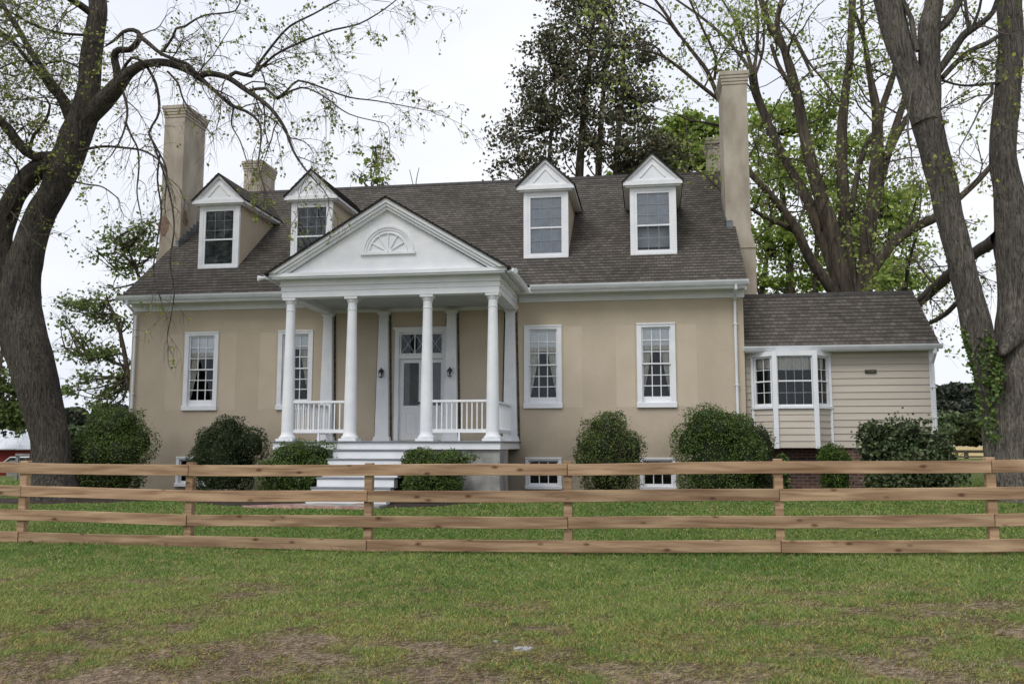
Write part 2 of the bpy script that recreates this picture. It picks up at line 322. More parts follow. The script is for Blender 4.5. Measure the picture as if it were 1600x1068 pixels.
# ---------------------------------------------------------------- terrain
def vnoise(x, y, s, seed=0):
    x = np.asarray(x)*s + seed*17.3; y = np.asarray(y)*s + seed*9.1
    xi = np.floor(x).astype(np.int64); yi = np.floor(y).astype(np.int64); fx = x-xi; fy = y-yi; fx = fx*fx*(3-2*fx); fy = fy*fy*(3-2*fy)
    def h(a, b):
        n = (a*374761393 + b*668265263 + seed*974711) & 0x7fffffff; n = ((n ^ (n >> 13))*1274126177) & 0x7fffffff; return ((n ^ (n >> 16)) & 0xffff)/65535.
    return (h(xi, yi)*(1-fx)+h(xi+1, yi)*fx)*(1-fy)+(h(xi, yi+1)*(1-fx)+h(xi+1, yi+1)*fx)*fy
def fnoise(x, y, s, seed=0, o=4):
    r = 0; a = .5; t = 0
    for i in range(o): r = r + a*vnoise(x, y, s*2**i, seed+i); t += a; a *= .55
    return r/t
def ground_z(x, y):
    x = np.asarray(x, dtype=float); y = np.asarray(y, dtype=float)
    zf = np.interp(x, [-20, -8.3, -3.5, -1, 1.5, 3.85, 14], [.08, .035, .0, .0, .05, .09, .16])
    zh = .17 + .0065*(x+5); zh = np.clip(zh, .05, .35)
    t = np.clip((y-11)/9., 0, 1); t = t*t*(3-2*t); z = zf*(1-t)+zh*t
    d = np.clip((y-32)/25., 0, 1)*np.clip((-x-12)/20., 0, 1); z = z - 1.35*d*d*(3-2*d)
    return z + .02*(fnoise(x, y, .6, 3)-.5) + .012*(fnoise(x, y, 3., 5, 2)-.5)*(y < 40)
def gz(x, y): return float(ground_z(np.array([x]), np.array([y]))[0])
def dryness(x, y):
    """how dead the turf is, 0 green .. 1 bare straw: dry towards the track in front"""
    n = fnoise(x, y, .7, 11, 3); n2 = fnoise(x, y, 3.6, 21, 4)
    front = np.interp(y, [0, 5.2, 6.0, 7.0, 8.0, 9.5, 11, 24], [.70, .58, .42, .20, .02, -.10, -.22, -.3])
    return np.clip((n-.5)*1.2 + (n2-.5)*np.interp(y, [5, 7.5, 9.5, 12], [3.2, 2.4, 1.2, .6]) + front*1.35 - .08, 0, 1)
GREEN = np.array([.085, .130, .030]); GREEN2 = np.array([.135, .165, .05]); STRAW = np.array([.31, .25, .185]); SOIL = np.array([.15, .115, .09]); YEL = np.array([.20, .16, .035])
xs = np.concatenate([np.linspace(-900, -60, 22)[:-1], np.linspace(-60, -14, 24)[:-1], np.linspace(-14, 12, 330)[:-1], np.linspace(12, 60, 24)[:-1], np.linspace(60, 900, 22)])
ys = np.concatenate([np.linspace(-300, 0, 10)[:-1], np.linspace(0, 4, 12)[:-1], np.linspace(4, 13, 200)[:-1], np.linspace(13, 24, 120)[:-1], np.linspace(24, 100, 60)[:-1], np.linspace(100, 1500, 40)])
X, Y = np.meshgrid(xs, ys); Z = ground_z(X, Y); d = dryness(X, Y)
n1 = fnoise(X, Y, 2.2, 31)[..., None]; n2 = fnoise(X, Y, 9., 41, 2)[..., None]
col = (GREEN*(1-n1)+GREEN2*n1)*(.55+.5*n2); dead = STRAW*n1*.75 + SOIL*(1-n1*.6); dd = d[..., None]; col = col*(1-dd)+dead*dd
field = np.clip((Y-72)/3, 0, 1)[..., None]*np.clip((X+5)/10, 0, 1)[..., None]
col = col*(1-field) + np.array([.42, .34, .17])*(.8+.4*n1)*field
me = bpy.data.meshes.new('lawn'); nx, ny = len(xs), len(ys)
me.vertices.add(nx*ny); me.vertices.foreach_set('co', np.stack([X, Y, Z], -1).ravel())
i = (np.arange(ny-1)[:, None]*nx + np.arange(nx-1)[None, :]).ravel(); q = np.stack([i, i+1, i+nx+1, i+nx], 1).astype(np.int32)
me.loops.add(q.size); me.loops.foreach_set('vertex_index', q.ravel()); me.polygons.add(len(q)); me.polygons.foreach_set('loop_start', np.arange(len(q), dtype=np.int32)*4)
ca = me.color_attributes.new('Col', 'FLOAT_COLOR', 'POINT'); ca.data.foreach_set('color', np.concatenate([col, np.ones(col.shape[:2]+(1,))], -1).astype(np.float32).ravel())
def ground_mat():
    m, t, b = new_mat('turf'); a = t.nodes.new('ShaderNodeVertexColor'); a.layer_name = 'Col'
    tc = t.nodes.new('ShaderNodeTexCoord'); n = t.nodes.new('ShaderNodeTexNoise'); n.inputs['Scale'].default_value = 22; n.inputs['Detail'].default_value = 6; t.links.new(tc.outputs['Object'], n.inputs[0])
    r = t.nodes.new('ShaderNodeValToRGB'); r.color_ramp.elements[0].position = .3; r.color_ramp.elements[0].color = (.5, .5, .5, 1); r.color_ramp.elements[1].position = .7; r.color_ramp.elements[1].color = (1.45, 1.4, 1.3, 1); t.links.new(n.outputs[0], r.inputs[0])
    x = t.nodes.new('ShaderNodeMixRGB'); x.blend_type = 'MULTIPLY'; x.inputs[0].default_value = 1; t.links.new(a.outputs[0], x.inputs[1]); t.links.new(r.outputs[0], x.inputs[2])
    t.links.new(x.outputs[0], b.inputs['Base Color']); b.inputs['Roughness'].default_value = 1; b.inputs['Specular IOR Level'].default_value = .1
    bp = t.nodes.new('ShaderNodeBump'); bp.inputs['Strength'].default_value = .8; bp.inputs['Distance'].default_value = .02; t.links.new(n.outputs[0], bp.inputs['Height']); t.links.new(bp.outputs[0], b.inputs['Normal']); return m
M['ground'] = ground_mat(); me.materials.append(M['ground']); me.update(calc_edges=True); me.polygons.foreach_set('use_smooth', [True]*len(me.polygons))
lawn = bpy.data.objects.new('lawn', me); C.objects.link(lawn); tag(lawn, kind='structure')

# ---------------------------------------------------------------- house
WY, XL, XR = 21.9, -13.59, 2.27           # facade plane, corners
EY, EZ, RY, RZ = 21.45, 5.20, 27.2, 9.60  # eave and ridge
SL = (RZ-EZ)/(RY-EY); BY = 2*RY-WY
def roof_z(y): return EZ+SL*(y-EY)
house = empty('house', (0, 0, 0)); tag(house, 'tan stucco house with white columned porch, four dormers and tall chimneys', 'house')

def saw_roof(mb, a, b, c, d_, exp=.162, lip=.010, thick=.05):
    """shingle courses on the plane a (eave start), b (eave end), c (ridge end), d (ridge start)"""
    a, b, c, d_ = map(Vector, (a, b, c, d_)); nrm = (b-a).cross(d_-a).normalized()
    if nrm.z < 0: nrm = -nrm
    L = ((d_-a).length+(c-b).length)/2; n = max(1, round(L/exp)); wd = (b-a).length; u0 = a.x*1.0+a.y*.7
    for i in range(n):
        t0 = i/n; t1 = min(1, (i+1)/n+.15/n)
        p0 = a.lerp(d_, t0)+nrm*lip*1.6; p1 = b.lerp(c, t0)+nrm*lip*1.6; p2 = b.lerp(c, t1)+nrm*.002; p3 = a.lerp(d_, t1)+nrm*.002
        q0 = a.lerp(d_, t0)-nrm*.001; q1 = b.lerp(c, t0)-nrm*.001
        mb.quad(p0, p1, p2, p3); v0 = i*.14+.001; v1 = v0+.138
        wa = (p1-p0).length; mb.uv += [(u0, v0), (u0+wa, v0), (u0+wa, v1), (u0, v1)]
        mb.quad(q0, q1, p1, p0); mb.uv += [(u0, v0-.0005), (u0+wa, v0-.0005), (u0+wa, v0), (u0, v0)]
    e = nrm*-thick
    for w_ in ((a+e, d_+e, c+e, b+e), (a, d_, d_+e, a+e), (b, b+e, c+e, c), (a, a+e, b+e, b)):
        mb.quad(*w_); mb.uv += [(0, 0)]*4
# walls with openings
WIN = [(-12.07, -11.12), (-9.48, -8.53), (-3.05, -2.11), (-.28, .65)]; WZ = (2.22, 4.28)
BAS = [(-12.17, -11.27), (-3.02, -2.13), (-.25, .60)]; BZ = (.26, 1.03)
holes = [(a, b, *WZ) for a, b in WIN] + [(a, b, *BZ) for a, b in BAS] + [(-6.36, -5.0, 1.44, 4.27)]
def holed_wall(mb, x0, x1, z0, z1, holes, y, depth):
    gx = sorted({x0, x1, *[h[0] for h in holes], *[h[1] for h in holes]}); gzz = sorted({z0, z1, *[h[2] for h in holes], *[h[3] for h in holes]})
    for i in range(len(gx)-1):
        for j in range(len(gzz)-1):
            cx, cz = (gx[i]+gx[i+1])/2, (gzz[j]+gzz[j+1])/2
            if any(h[0] < cx < h[1] and h[2] < cz < h[3] for h in holes): continue
            mb.quad((gx[i], y, gzz[j]), (gx[i+1], y, gzz[j]), (gx[i+1], y, gzz[j+1]), (gx[i], y, gzz[j+1]))
    for a, b, c, d_ in holes:
        mb.quad((a, y, c), (a, y, d_), (a, y+depth, d_), (a, y+depth, c)); mb.quad((b, y, c), (b, y+depth, c), (b, y+depth, d_), (b, y, d_))
        mb.quad((a, y, d_), (b, y, d_), (b, y+depth, d_), (a, y+depth, d_)); mb.quad((a, y, c), (a, y+depth, c), (b, y+depth, c), (b, y, c))
wb = MB(); holed_wall(wb, XL, XR, -.3, 5.14, holes, WY, .25)
gz_ = [(WY, -.3), (BY, -.3), (BY, 5.14), (RY, RZ-.1), (WY, roof_z(WY)-.1)]
wb.quad(*[(XL, y, z) for y, z in reversed(gz_)]); wb.quad(*[(XR, y, z) for y, z in gz_])
wb.quad((XR, BY, -.3), (XL, BY, -.3), (XL, BY, 5.4), (XR, BY, 5.4))
wb.build('wall', 'stucco', house)
ib = MB(); ib.box(XL+.3, XR-.3, WY+1.6, BY-.2, 0, 5.0); ib.build('interior_partition', 'room', house)
fb = MB(); fb.box(XL+.05, XR-.05, WY+.26, WY+1.6, 1.2, 1.40); fb.build('interior_floor', 'room', house)
# faint repaired strips where the shutters hung
for a, b in WIN:
    for s, e in ((a-.50, a-.05), (b+.05, b+.50)):
        if s > -8.6 and e < -3.3: continue
        MB().box(s, e, WY-.003, WY+.01, 2.24, 4.24).build('shutter_mark', 'patch', house)
rb = MB()
saw_roof(rb, (XL-.11, EY, EZ), (XR+.07, EY, EZ), (XR+.07, RY, RZ), (XL-.11, RY, RZ))
saw_roof(rb, (XR+.07, 2*RY-EY, EZ), (XL-.11, 2*RY-EY, EZ), (XL-.11, RY, RZ), (XR+.07, RY, RZ))
roof = rb.build('roof', 'shingle', house)
cb = MB(); x = XL-.11
while x < XR+.05:
    x2 = min(x+.3, XR+.07); h = .012*((int(x*100)) % 2)
    cb.prism_x([(RY-.14, RZ-.085), (RY, RZ+.035+h), (RY+.14, RZ-.085), (RY, RZ-.01)], x, x2-.004); x += .3
cb.build('ridge_cap', 'ridge', roof)
# rake boards, frieze, soffit, fascia, gutters
tb = MB()
for s, xx in ((1, XR), (-1, XL)):
    for ys_, sg in ((EY, 1), (2*RY-EY, -1)):
        tb.prism_x([(ys_, EZ-.06), (ys_, EZ-.22), (RY, RZ-.22), (RY, RZ-.06)], xx+s*.005, xx+s*.045)
PX0, PX1 = -8.24, -3.20    # where the porch cuts the cornice
for a, b in ((XL-.03, PX0-.02), (PX1+.02, XR+.03)):
    tb.box(a, b, EY+.03, WY-.002, 5.035, 5.06)                     # soffit
    tb.box(a, b, WY-.035, WY+.004, 4.86, 5.034)                     # frieze board
    tb.box(a, b, WY-.06, WY-.036, 4.985, 5.034)
    tb.box(a, b, EY+.01, EY+.04, 5.02, 5.16)                       # fascia
tb.box(PX0, PX1, WY-.05, WY+.01, 4.70, 5.1)
tb.build('cornice', 'white', house)
def gutter(x0, x1, y, z, name='gutter'):
    g = MB(); pr = [(y, z), (y-.12, z), (y-.135, z-.02), (y-.115, z-.06), (y-.085, z-.11), (y, z-.11), (y, z-.10), (y-.08, z-.10), (y-.12, z-.02), (y-.11, z-.012), (y, z-.012)]
    g.prism_x([(y, z-.11), (y-.085, z-.11), (y-.115, z-.06), (y-.13, z-.03), (y-.135, z), (y-.12, z), (y-.115, z-.03), (y-.10, z-.055), (y-.075, z-.095), (y, z-.095)], x0, x1)
    g.box(x0-.004, x0+.004, y-.13, y, z-.11, z); g.box(x1-.004, x1+.004, y-.13, y, z-.11, z)
    return g.build(name, 'white_metal', house)
gutter(XL-.16, PX0-.20, EY+.0, 5.20); gutter(PX1+.38, XR+.09, EY+.0, 5.20)
def downspout(x, ytop, ztop, zb, wall_y, dx=0):
    g = MB(); w_ = .035
    p = [(x, ytop, ztop), (x, ytop, ztop-.1), (x+dx, wall_y, ztop-.32), (x+dx, wall_y, ztop-.45), (x+dx, wall_y, zb+.12), (x+dx, wall_y-.18, zb)]
    g.tube([Vector(q) for q in p], [w_, w_, w_, w_, w_, w_], 8)
    for zz in (ztop-.9, (ztop+zb)/2, zb+.7): g.box(x+dx-.05, x+dx+.05, wall_y-.04, wall_y+.05, zz, zz+.025)
    return g.build('downspout', 'white_metal', house)
downspout(2.07, EY-.06, 5.1, .38, WY-.06); downspout(-13.47, EY-.06, 5.1, .22, WY-.06)

# windows --------------------------------------------------------
def bar(mb, x0, x1, z0, z1, y0, y1): mb.box(x0, x1, y0, y1, z0, z1)
def window(name, parent, x0, x1, z0, z1, y, cols=3, rows=(3, 3), cas=.12, head=.10, bot=.28, sill=.13, kind='lace', rot=0, loc=None, label=None, muntin=.011, screen=False, casname='window'):
    """local frame: x along the wall, -y outwards; y is the wall face"""
    mb = MB()
    mb.box(x0, x0+cas, y-.03, y+.10, z0+sill, z1); mb.box(x1-cas, x1, y-.03, y+.10, z0+sill, z1)
    mb.box(x0+cas, x1-cas, y-.028, y+.10, z1-head, z1)
    o = mb.build(casname, 'white', parent, loc=loc, rotz=rot); bevel(o, .005)
    if label: o['label'] = label
    sb = MB(); sb.box(x0-.015, x1+.015, y-.065, y+.1, z0+.004, z0+sill); bevel(sb.build('sill', 'white', o), .008)
    hb = MB(); hb.box(x0+.0, x1-.0, y-.045, y-.0302, z1-.035, z1+.004); hb.build('drip_cap', 'white', o)
    gx0, gx1, gz0, gz1 = x0+cas, x1-cas, z0+sill, z1-head; mid = (gz0+.0+gz1)/2+.03; br = max(.04, bot-sill)
    for (a, b, yy, rr, nm, br_) in ((mid-.018, gz1, y+.025, rows[0], 'upper_sash', .035), (gz0, mid+.018, y+.06, rows[1], 'lower_sash', br)):
        s = MB(); st = .032
        s.box(gx0, gx0+st, yy, yy+.032, a, b); s.box(gx1-st, gx1, yy, yy+.032, a, b); s.box(gx0+st, gx1-st, yy+.001, yy+.033, b-.035, b); s.box(gx0+st, gx1-st, yy+.001, yy+.033, a, a+br_)
        ax0, ax1, az0, az1 = gx0+st, gx1-st, a+br_, b-.035
        if rr:
            for i in range(1, cols): xx = ax0+(ax1-ax0)*i/cols; s.box(xx-muntin, xx+muntin, yy+.004, yy+.026, az0, az1)
            for j in range(1, rr): zz = az0+(az1-az0)*j/rr; s.box(ax0, ax1, yy+.005, yy+.025, zz-muntin, zz+muntin)
        s.build(nm, 'white', o)
        MB().quad((ax0-.004, yy+.015, az0-.004), (ax1+.004, yy+.015, az0-.004), (ax1+.004, yy+.015, az1+.004), (ax0-.004, yy+.015, az1+.004)).build('pane', 'glass', o)
    yi = y+.125
    def cloth(nm, poly, mat, amp=.02, n=22, yo=0):
        # poly: function v(0 top..1 bottom) -> (xa, xb)
        c = MB(); rows_ = 12; zt, zb = poly['z']
        for j in range(rows_+1):
            v = j/rows_; xa, xb = poly['x'](v)
            for i in range(n+1): u = i/n; c.v.append((xa+(xb-xa)*u, yi+yo+amp*math.sin(u*n*.9+v*1.3)*(.5+.5*v if amp else 1), zt+(zb-zt)*v))
        for j in range(rows_):
            for i in range(n): q = j*(n+1)+i; c.f.append((q, q+1, q+n+2, q+n+1))
        return c.build(nm, mat, o, smooth=True)
    W_ = gx1-gx0; H = gz1-gz0
    if kind in ('lace', 'left', 'dim'):
        cloth('blind', {'z': (gz1+.02, gz1-H*(.21 if kind == 'dim' else .24)), 'x': lambda v: (gx0-.03, gx1+.03)}, 'blind', .003, 8, -.05)
        if kind != 'dim': cloth('lace_trim', {'z': (gz1-H*.24, gz1-H*.30), 'x': lambda v: (gx0-.03, gx1+.03)}, 'curtain', .006, 20, -.045)
        wd = lambda v: .44-.40*v**1.3
        cloth('curtain', {'z': (gz1, gz0+H*.10), 'x': lambda v: (gx0-.04, gx0+W_*wd(v))}, 'curtain', .018, 16, .0)
        if kind != 'left' : cloth('curtain', {'z': (gz1, gz0+H*.10), 'x': lambda v: (gx1-W_*wd(v), gx1+.04)}, 'curtain', .018, 16, .0)
    elif kind == 'shade':
        cloth('blind', {'z': (gz1+.02, gz0-.02), 'x': lambda v: (gx0-.03, gx1+.03)}, 'blind_grey', .006, 8)
    elif kind == 'dark':
        cloth('blind', {'z': (gz1+.02, gz0-.02), 'x': lambda v: (gx0-.03, gx1+.03)}, 'room', .01, 8, .1)  # near-black sheet: the unlit interior is put into its colour
    return o
for k, (a, b) in enumerate(WIN): window('window', house, a, b, *WZ, WY, kind=('left', 'dim', 'lace', 'lace')[k])
for a, b in BAS: window('basement_window', house, a, b, *BZ, WY, cols=3, rows=(1, 1), cas=.08, head=.07, bot=.15, sill=.09, kind='dark', casname='basement_window')

# dormers ---------------------------------------------------------
def dormer(cx, k, kind):
    fy = 22.7; hw = .575; z0 = 6.15; zc = 7.93; apex = 8.79; zp = 8.05; ov = .175
    d = MB(); back = EY+(zc-EZ)/SL+.3
    # cheeks and face surround
    d.quad((cx-hw, fy, z0-.1), (cx-hw, fy, zc), (cx-hw, back, zc)); d.quad((cx+hw, fy, z0-.1), (cx+hw, back, zc), (cx+hw, fy, zc))
    o = d.build('dormer', 'stucco', house)
    window('w', o, cx-hw+.09, cx+hw-.09, z0+.06, zc-.10, fy-.002, cols=3, rows=(2, 0 if k < 2 else 2), cas=.10, head=.08, bot=.11, sill=.06, kind=kind, casname='dormer_window') if False else None
    t = MB()
    # face boards
    t.box(cx-hw-.01, cx-hw+.10, fy-.02, fy+.06, z0, zc); t.box(cx+hw-.10, cx+hw+.01, fy-.02, fy+.06, z0, zc)
    t.box(cx-hw+.10, cx+hw-.10, fy-.018, fy+.06, zc-.12, zc); t.box(cx-hw-.0, cx+hw+.0, fy-.035, fy+.06, z0-.03, z0+.05)
    t.build('face_trim', 'white', o)
    t = MB()
    t.box(cx-hw+.005, cx-hw+.03, fy+.061, fy+.2, z0+.05, zc)
    p = MB()
    p.prism_y([(cx-hw-ov+.06, zp), (cx+hw+ov-.06, zp), (cx, apex-.07)], fy-.09, fy+.02)                  # tympanum
    p.prism_y([(cx-hw-ov, zp-.0), (cx-hw-ov+.10, zp), (cx, apex-.13), (cx, apex-.02)], fy-.135, fy-.0902)   # raking boards
    p.prism_y([(cx+hw+ov, zp-.0), (cx, apex-.02), (cx, apex-.13), (cx+hw+ov-.10, zp)], fy-.135, fy-.0902)
    p.box(cx-hw-ov, cx+hw+ov, fy-.15, back-.1, zc+.01, zp-.001)                                             # cornice running back
    p.box(cx-hw-ov+.05, cx+hw+ov-.05, fy-.10, back-.15, zc-.03, zc+.0095)
    p.prism_y([(cx-.33, zp+.10), (cx-.29, zp+.10), (cx, zp+.42), (cx, zp+.46)], fy-.112, fy-.0902)            # inner triangle moulding
    p.prism_y([(cx+.33, zp+.10), (cx, zp+.46), (cx, zp+.42), (cx+.29, zp+.10)], fy-.112, fy-.0902)
    p.build('pediment', 'white', o)
    r = MB(); yb = EY+(apex-EZ)/SL+.15; e = .025; ybe = yb; zb = zp-.02
    saw_roof(r, (cx-hw-ov-e, ybe, zb), (cx-hw-ov-e, fy-.18, zb), (cx, fy-.18, apex+.0), (cx, yb, apex+.0), thick=.03)
    saw_roof(r, (cx+hw+ov+e, fy-.18, zb), (cx+hw+ov+e, ybe, zb), (cx, yb, apex+.0), (cx, fy-.18, apex+.0), thick=.03)
    r.build('dormer_roof', 'shingle', o)
    # window (a sub-part: one mesh each for frame, glass and backing sheet)
    x0, x1, a, b = cx-hw+.10, cx+hw-.10, z0+.05, zc-.12; s = MB(); st = .07
    s.box(x0, x0+st, fy-.01, fy+.05, a, b); s.box(x1-st, x1, fy-.01, fy+.05, a, b); s.box(x0+st, x1-st, fy-.009, fy+.05, b-.06, b); s.box(x0+st, x1-st, fy-.009, fy+.05, a, a+.07)
    gx0, gx1, g0, g1 = x0+st, x1-st, a+.07, b-.06; m = (g0+g1)/2-.06 if k < 3 else (g0+g1)/2-.1
    s.box(gx0, gx1, fy+.0, fy+.04, m-.02, m+.02)
    for i in (1, 2): xx = gx0+(gx1-gx0)*i/3; s.box(xx-.008, xx+.008, fy+.02, fy+.034, m if k < 2 else g0, g1)
    zz = [m+(g1-m)*q/3 for q in (1, 2)] + ([(g0+m)/2] if k >= 2 else [])
    for z_ in zz: s.box(gx0, gx1, fy+.021, fy+.033, z_-.008, z_+.008)
    s.build('dormer_window', 'white', o)
    MB().quad((gx0, fy+.012, g0), (gx1, fy+.012, g0), (gx1, fy+.012, g1), (gx0, fy+.012, g1)).build('pane', 'glass', o)
    c = MB(); c.box(gx0-.06, gx1+.06, fy+.06, fy+.07, g0-.05, g1+.05)
    if k == 3: c = MB(); c.box(gx0-.06, gx1+.06, fy+.06, fy+.07, m-.02, g1+.05); c.box(gx0-.06, gx1+.06, fy+.3, fy+.31, g0-.1, m)
    c.build('blind', 'blind_grey' if k >= 2 else 'dormer_dark_fill', o)  # left dormers: dim interior and reflections are put into this sheet's colour
for k, cx in enumerate((-11.64, -8.97, -2.58, .18)): dormer(cx, k, None)

# chimneys --------------------------------------------------------
def chimney(cx, y0, y1, bottom, top=11.38, hw=.325, side=1, shoulder=False, bare=False):
    c = MB(); c.box(cx-hw, cx+hw, y0, y1, bottom, top-.38)
    n = 4
    for i in range(n): e = .017*(i+1); c.box(cx-hw-e, cx+hw+e, y0-e, y1+e, top-.38+.085*i, top-.38+.085*(i+1)-(.0 if i < 3 else -.03))
    o = c.build('chimney', 'chimney', house); bevel(o, .012, 2)
    if shoulder:
        f = MB(); xo = cx+side*hw; x2 = xo+side*.10; xi = (XR if side > 0 else XL)
        f.prism_y([(xi, -.3), (x2, -.3), (x2, 6.55), (xo+side*.003, 6.95), (xi, 6.95)] if side > 0 else [(xi, -.3), (xi, 6.95), (xo+side*.003, 6.95), (x2, 6.55), (x2, -.3)], y0+.004, y1-.004)
        f.box(min(xi, x2)-.0, max(xi, x2)+.03, y0-.02, y1, 6.5, 6.53)
        f.build('chimney_shoulder', 'chimney', o)
        l = MB(); i0 = cx-side*hw
        l.box(min(i0-side*.004, i0-side*.03), max(i0-side*.004, i0-side*.03), y0-.25, y1, roof_z(y0)-.1, roof_z(y0)+.24) if False else None
        # stepped lead flashing along the roof side
        for q in range(7):
            yy = y0-.03+q*.19; zz = roof_z(yy)
            l.box(i0-side*.008, i0+side*.01, yy, yy+.186, zz-.1, zz+.30)
        l.box(cx-side*hw-side*.01, xi, y0-.03, y0-.002, roof_z(y0)-.05, roof_z(y0)+.18)
        l.build('flashing', 'flash', o)
    if bare:
        b = MB(); g = random.Random(3)
        pts = [(cx-.22+.20*math.cos(a)*g.uniform(.6, 1.1)+.04, 7.72+.30*math.sin(a)*g.uniform(.6, 1.2)) for a in [i*.55 for i in range(11)]]
        b.prism_y(pts, y0-.003, y0+.01); b.build('bare_patch', 'bare_brick', o); b = MB()
        pts2 = [(y0+.25+.20*math.cos(a)*g.uniform(.5, 1.1), 7.95+.26*math.sin(a)*g.uniform(.5, 1.2)) for a in [i*.55 for i in range(11)]]
        b.prism_x(pts2, cx+hw-.01, cx+hw+.003)
        b.build('bare_patch', 'bare_brick', o)
    return o
chimney(2.42, 23.9, 25.15, -.2, side=1, shoulder=True)
chimney(-13.80, 23.9, 25.15, -.2, side=-1, shoulder=True, bare=True)
chimney(2.38, 29.2, 30.4, -.2); chimney(-13.80, 29.2, 30.4, -.2)

# portico ----------------------------------------------------------
CX = -5.72; COL = (-8.07, -6.61, -4.86, -3.38); CY = 19.3; FZ = 1.42
p = MB(); p.box(-8.32, -3.12, 18.95, WY-.002, FZ-.03, FZ); bevel(p.build('porch_floor', 'floor_grey', house), .006)
p = MB(); p.box(-8.28, -3.16, 18.99, WY-.01, 1.24, FZ-.031); p.build('porch_fascia', 'white', house)
p = MB(); p.prism_z([(-8.26, 19.05), (-6.76, 19.05), (-6.76, 19.25), (-8.06, 19.25), (-8.06, WY-.01), (-8.26, WY-.01)], -.2, 1.239); p.build('porch_foundation', 'concrete', house)
p = MB(); p.prism_z([(-4.80, 19.05), (-3.18, 19.05), (-3.18, 20.2), (-3.38, 20.2), (-3.38, 19.25), (-4.80, 19.25)], -.2, 1.239); p.build('porch_foundation', 'concrete', house)
def column(x, y):
    c = MB(); z0, z1 = FZ, 4.66; c.box(x-.20, x+.20, y-.20, y+.20, z0, z0+.055)
    prof = [(.19, z0+.056), (.195, z0+.075), (.19, z0+.10), (.165, z0+.11), (.16, z0+.13), (.147, z0+.15), (.142, z0+.2)]
    for i in range(9): t = i/8; prof.append((.142-.040*t**1.35, z0+.2+(z1-.30-z0-.2)*t))
    prof += [(.112, z1-.295), (.112, z1-.275), (.102, z1-.27), (.102, z1-.14), (.112, z1-.13), (.118, z1-.11), (.135, z1-.07), (.14, z1-.056)]
    c.lathe(x, y, prof, 36); c.box(x-.15, x+.15, y-.15, y+.15, z1-.055, z1-.001)
    o = c.build('column', 'white', house, smooth=True)
    m = o.modifiers.new('e', 'EDGE_SPLIT'); m.split_angle = R(35)
    return o
for x in COL: column(x, CY)
def pilaster(x):
    z0, z1 = FZ, 4.70; y1 = WY+.0; y0 = WY-.16
    g = MB(); g.prism_y([(x-.235, z0), (x+.235, z0), (x+.165, z1), (x-.165, z1)], WY-.012, WY+.02)
    c = MB(); c.box(x-.22, x+.22, y0-.04, y1-.014, z0+.001, z0+.06); c.box(x-.205, x+.205, y0-.025, y1-.014, z0+.06, z0+.12)
    c.prism_y([(x-.175, z0+.12), (x+.175, z0+.12), (x+.115, z1-.2), (x-.115, z1-.2)], y0, y1-.014)
    c.box(x-.125, x+.125, y0-.012, y1-.014, z1-.2, z1-.17); c.box(x-.115, x+.115, y0, y1-.014, z1-.17, z1-.10)
    c.prism_y([(x-.12, z1-.10), (x+.12, z1-.10), (x+.16, z1-.04), (x-.16, z1-.04)], y0-.02, y1-.014); c.box(x-.17, x+.17, y0-.035, y1-.014, z1-.04, z1-.001)
    o = c.build('pilaster', 'white', house); bevel(o, .004); g.build('open_joint', 'gap', o); return o
for x in (-8.10, -6.63, -4.87, -3.38): pilaster(x)
e = MB(); ex0, ex1 = -8.235, -3.215; ey0 = CY-.16
for a, b, pj in ((4.66, 4.80, 0), (4.801, 4.93, .014), (4.931, 5.05, .028)):
    e.box(ex0-pj, ex1+pj, ey0-pj, ey0+.30, a, b)
    e.box(ex0-pj, ex0+.28, ey0+.301, WY-.05, a, b); e.box(ex1-.28, ex1+pj, ey0+.301, WY-.05, a, b)
e.box(ex0-.045, ex1+.045, ey0-.045, ey0+.28, 4.915, 4.94)
e.build('entablature', 'white', house)
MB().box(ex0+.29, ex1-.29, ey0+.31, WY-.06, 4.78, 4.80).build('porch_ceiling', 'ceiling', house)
c = MB(); hwp = 2.72; PZ0, PZ1 = 5.17, 6.80; py0 = 18.86
c.box(CX-hwp+.05, CX+hwp-.05, py0+.03, WY-.06, 5.051, 5.09); c.box(CX-hwp, CX+hwp, py0, 19.2, 5.09, PZ0)
for s in (-1, 1): c.box(CX+s*(hwp-.45), CX+s*(hwp-.001), 19.2, EY-.03, 5.09, 5.169)
c.build('porch_cornice', 'white', house)
c = MB()
tan_ = (PZ1-PZ0)/hwp
def rake(off0, off1, y0, y1):     # a board following the gable, off = distance down from the roof line
    for s in (-1, 1):
        q = [(CX+s*(hwp+.0), PZ0-.0), (CX, PZ1-off0), (CX, PZ1-off1), (CX+s*(hwp-off1/tan_), PZ0)]
        q[0] = (CX+s*(hwp-off0/tan_), PZ0)
        c.prism_y(q if s > 0 else q[::-1], y0, y1)
rake(-.015, .10, py0-.06, py0+.20); rake(.1005, .17, py0-.02, py0+.20); rake(.1705, .24, py0+.03, py0+.20)
c.prism_y([(CX-hwp+.45, PZ0), (CX+hwp-.45, PZ0), (CX, PZ1-.235)], py0+.12, py0+.19)
ped = c.build('pediment', 'white', house)
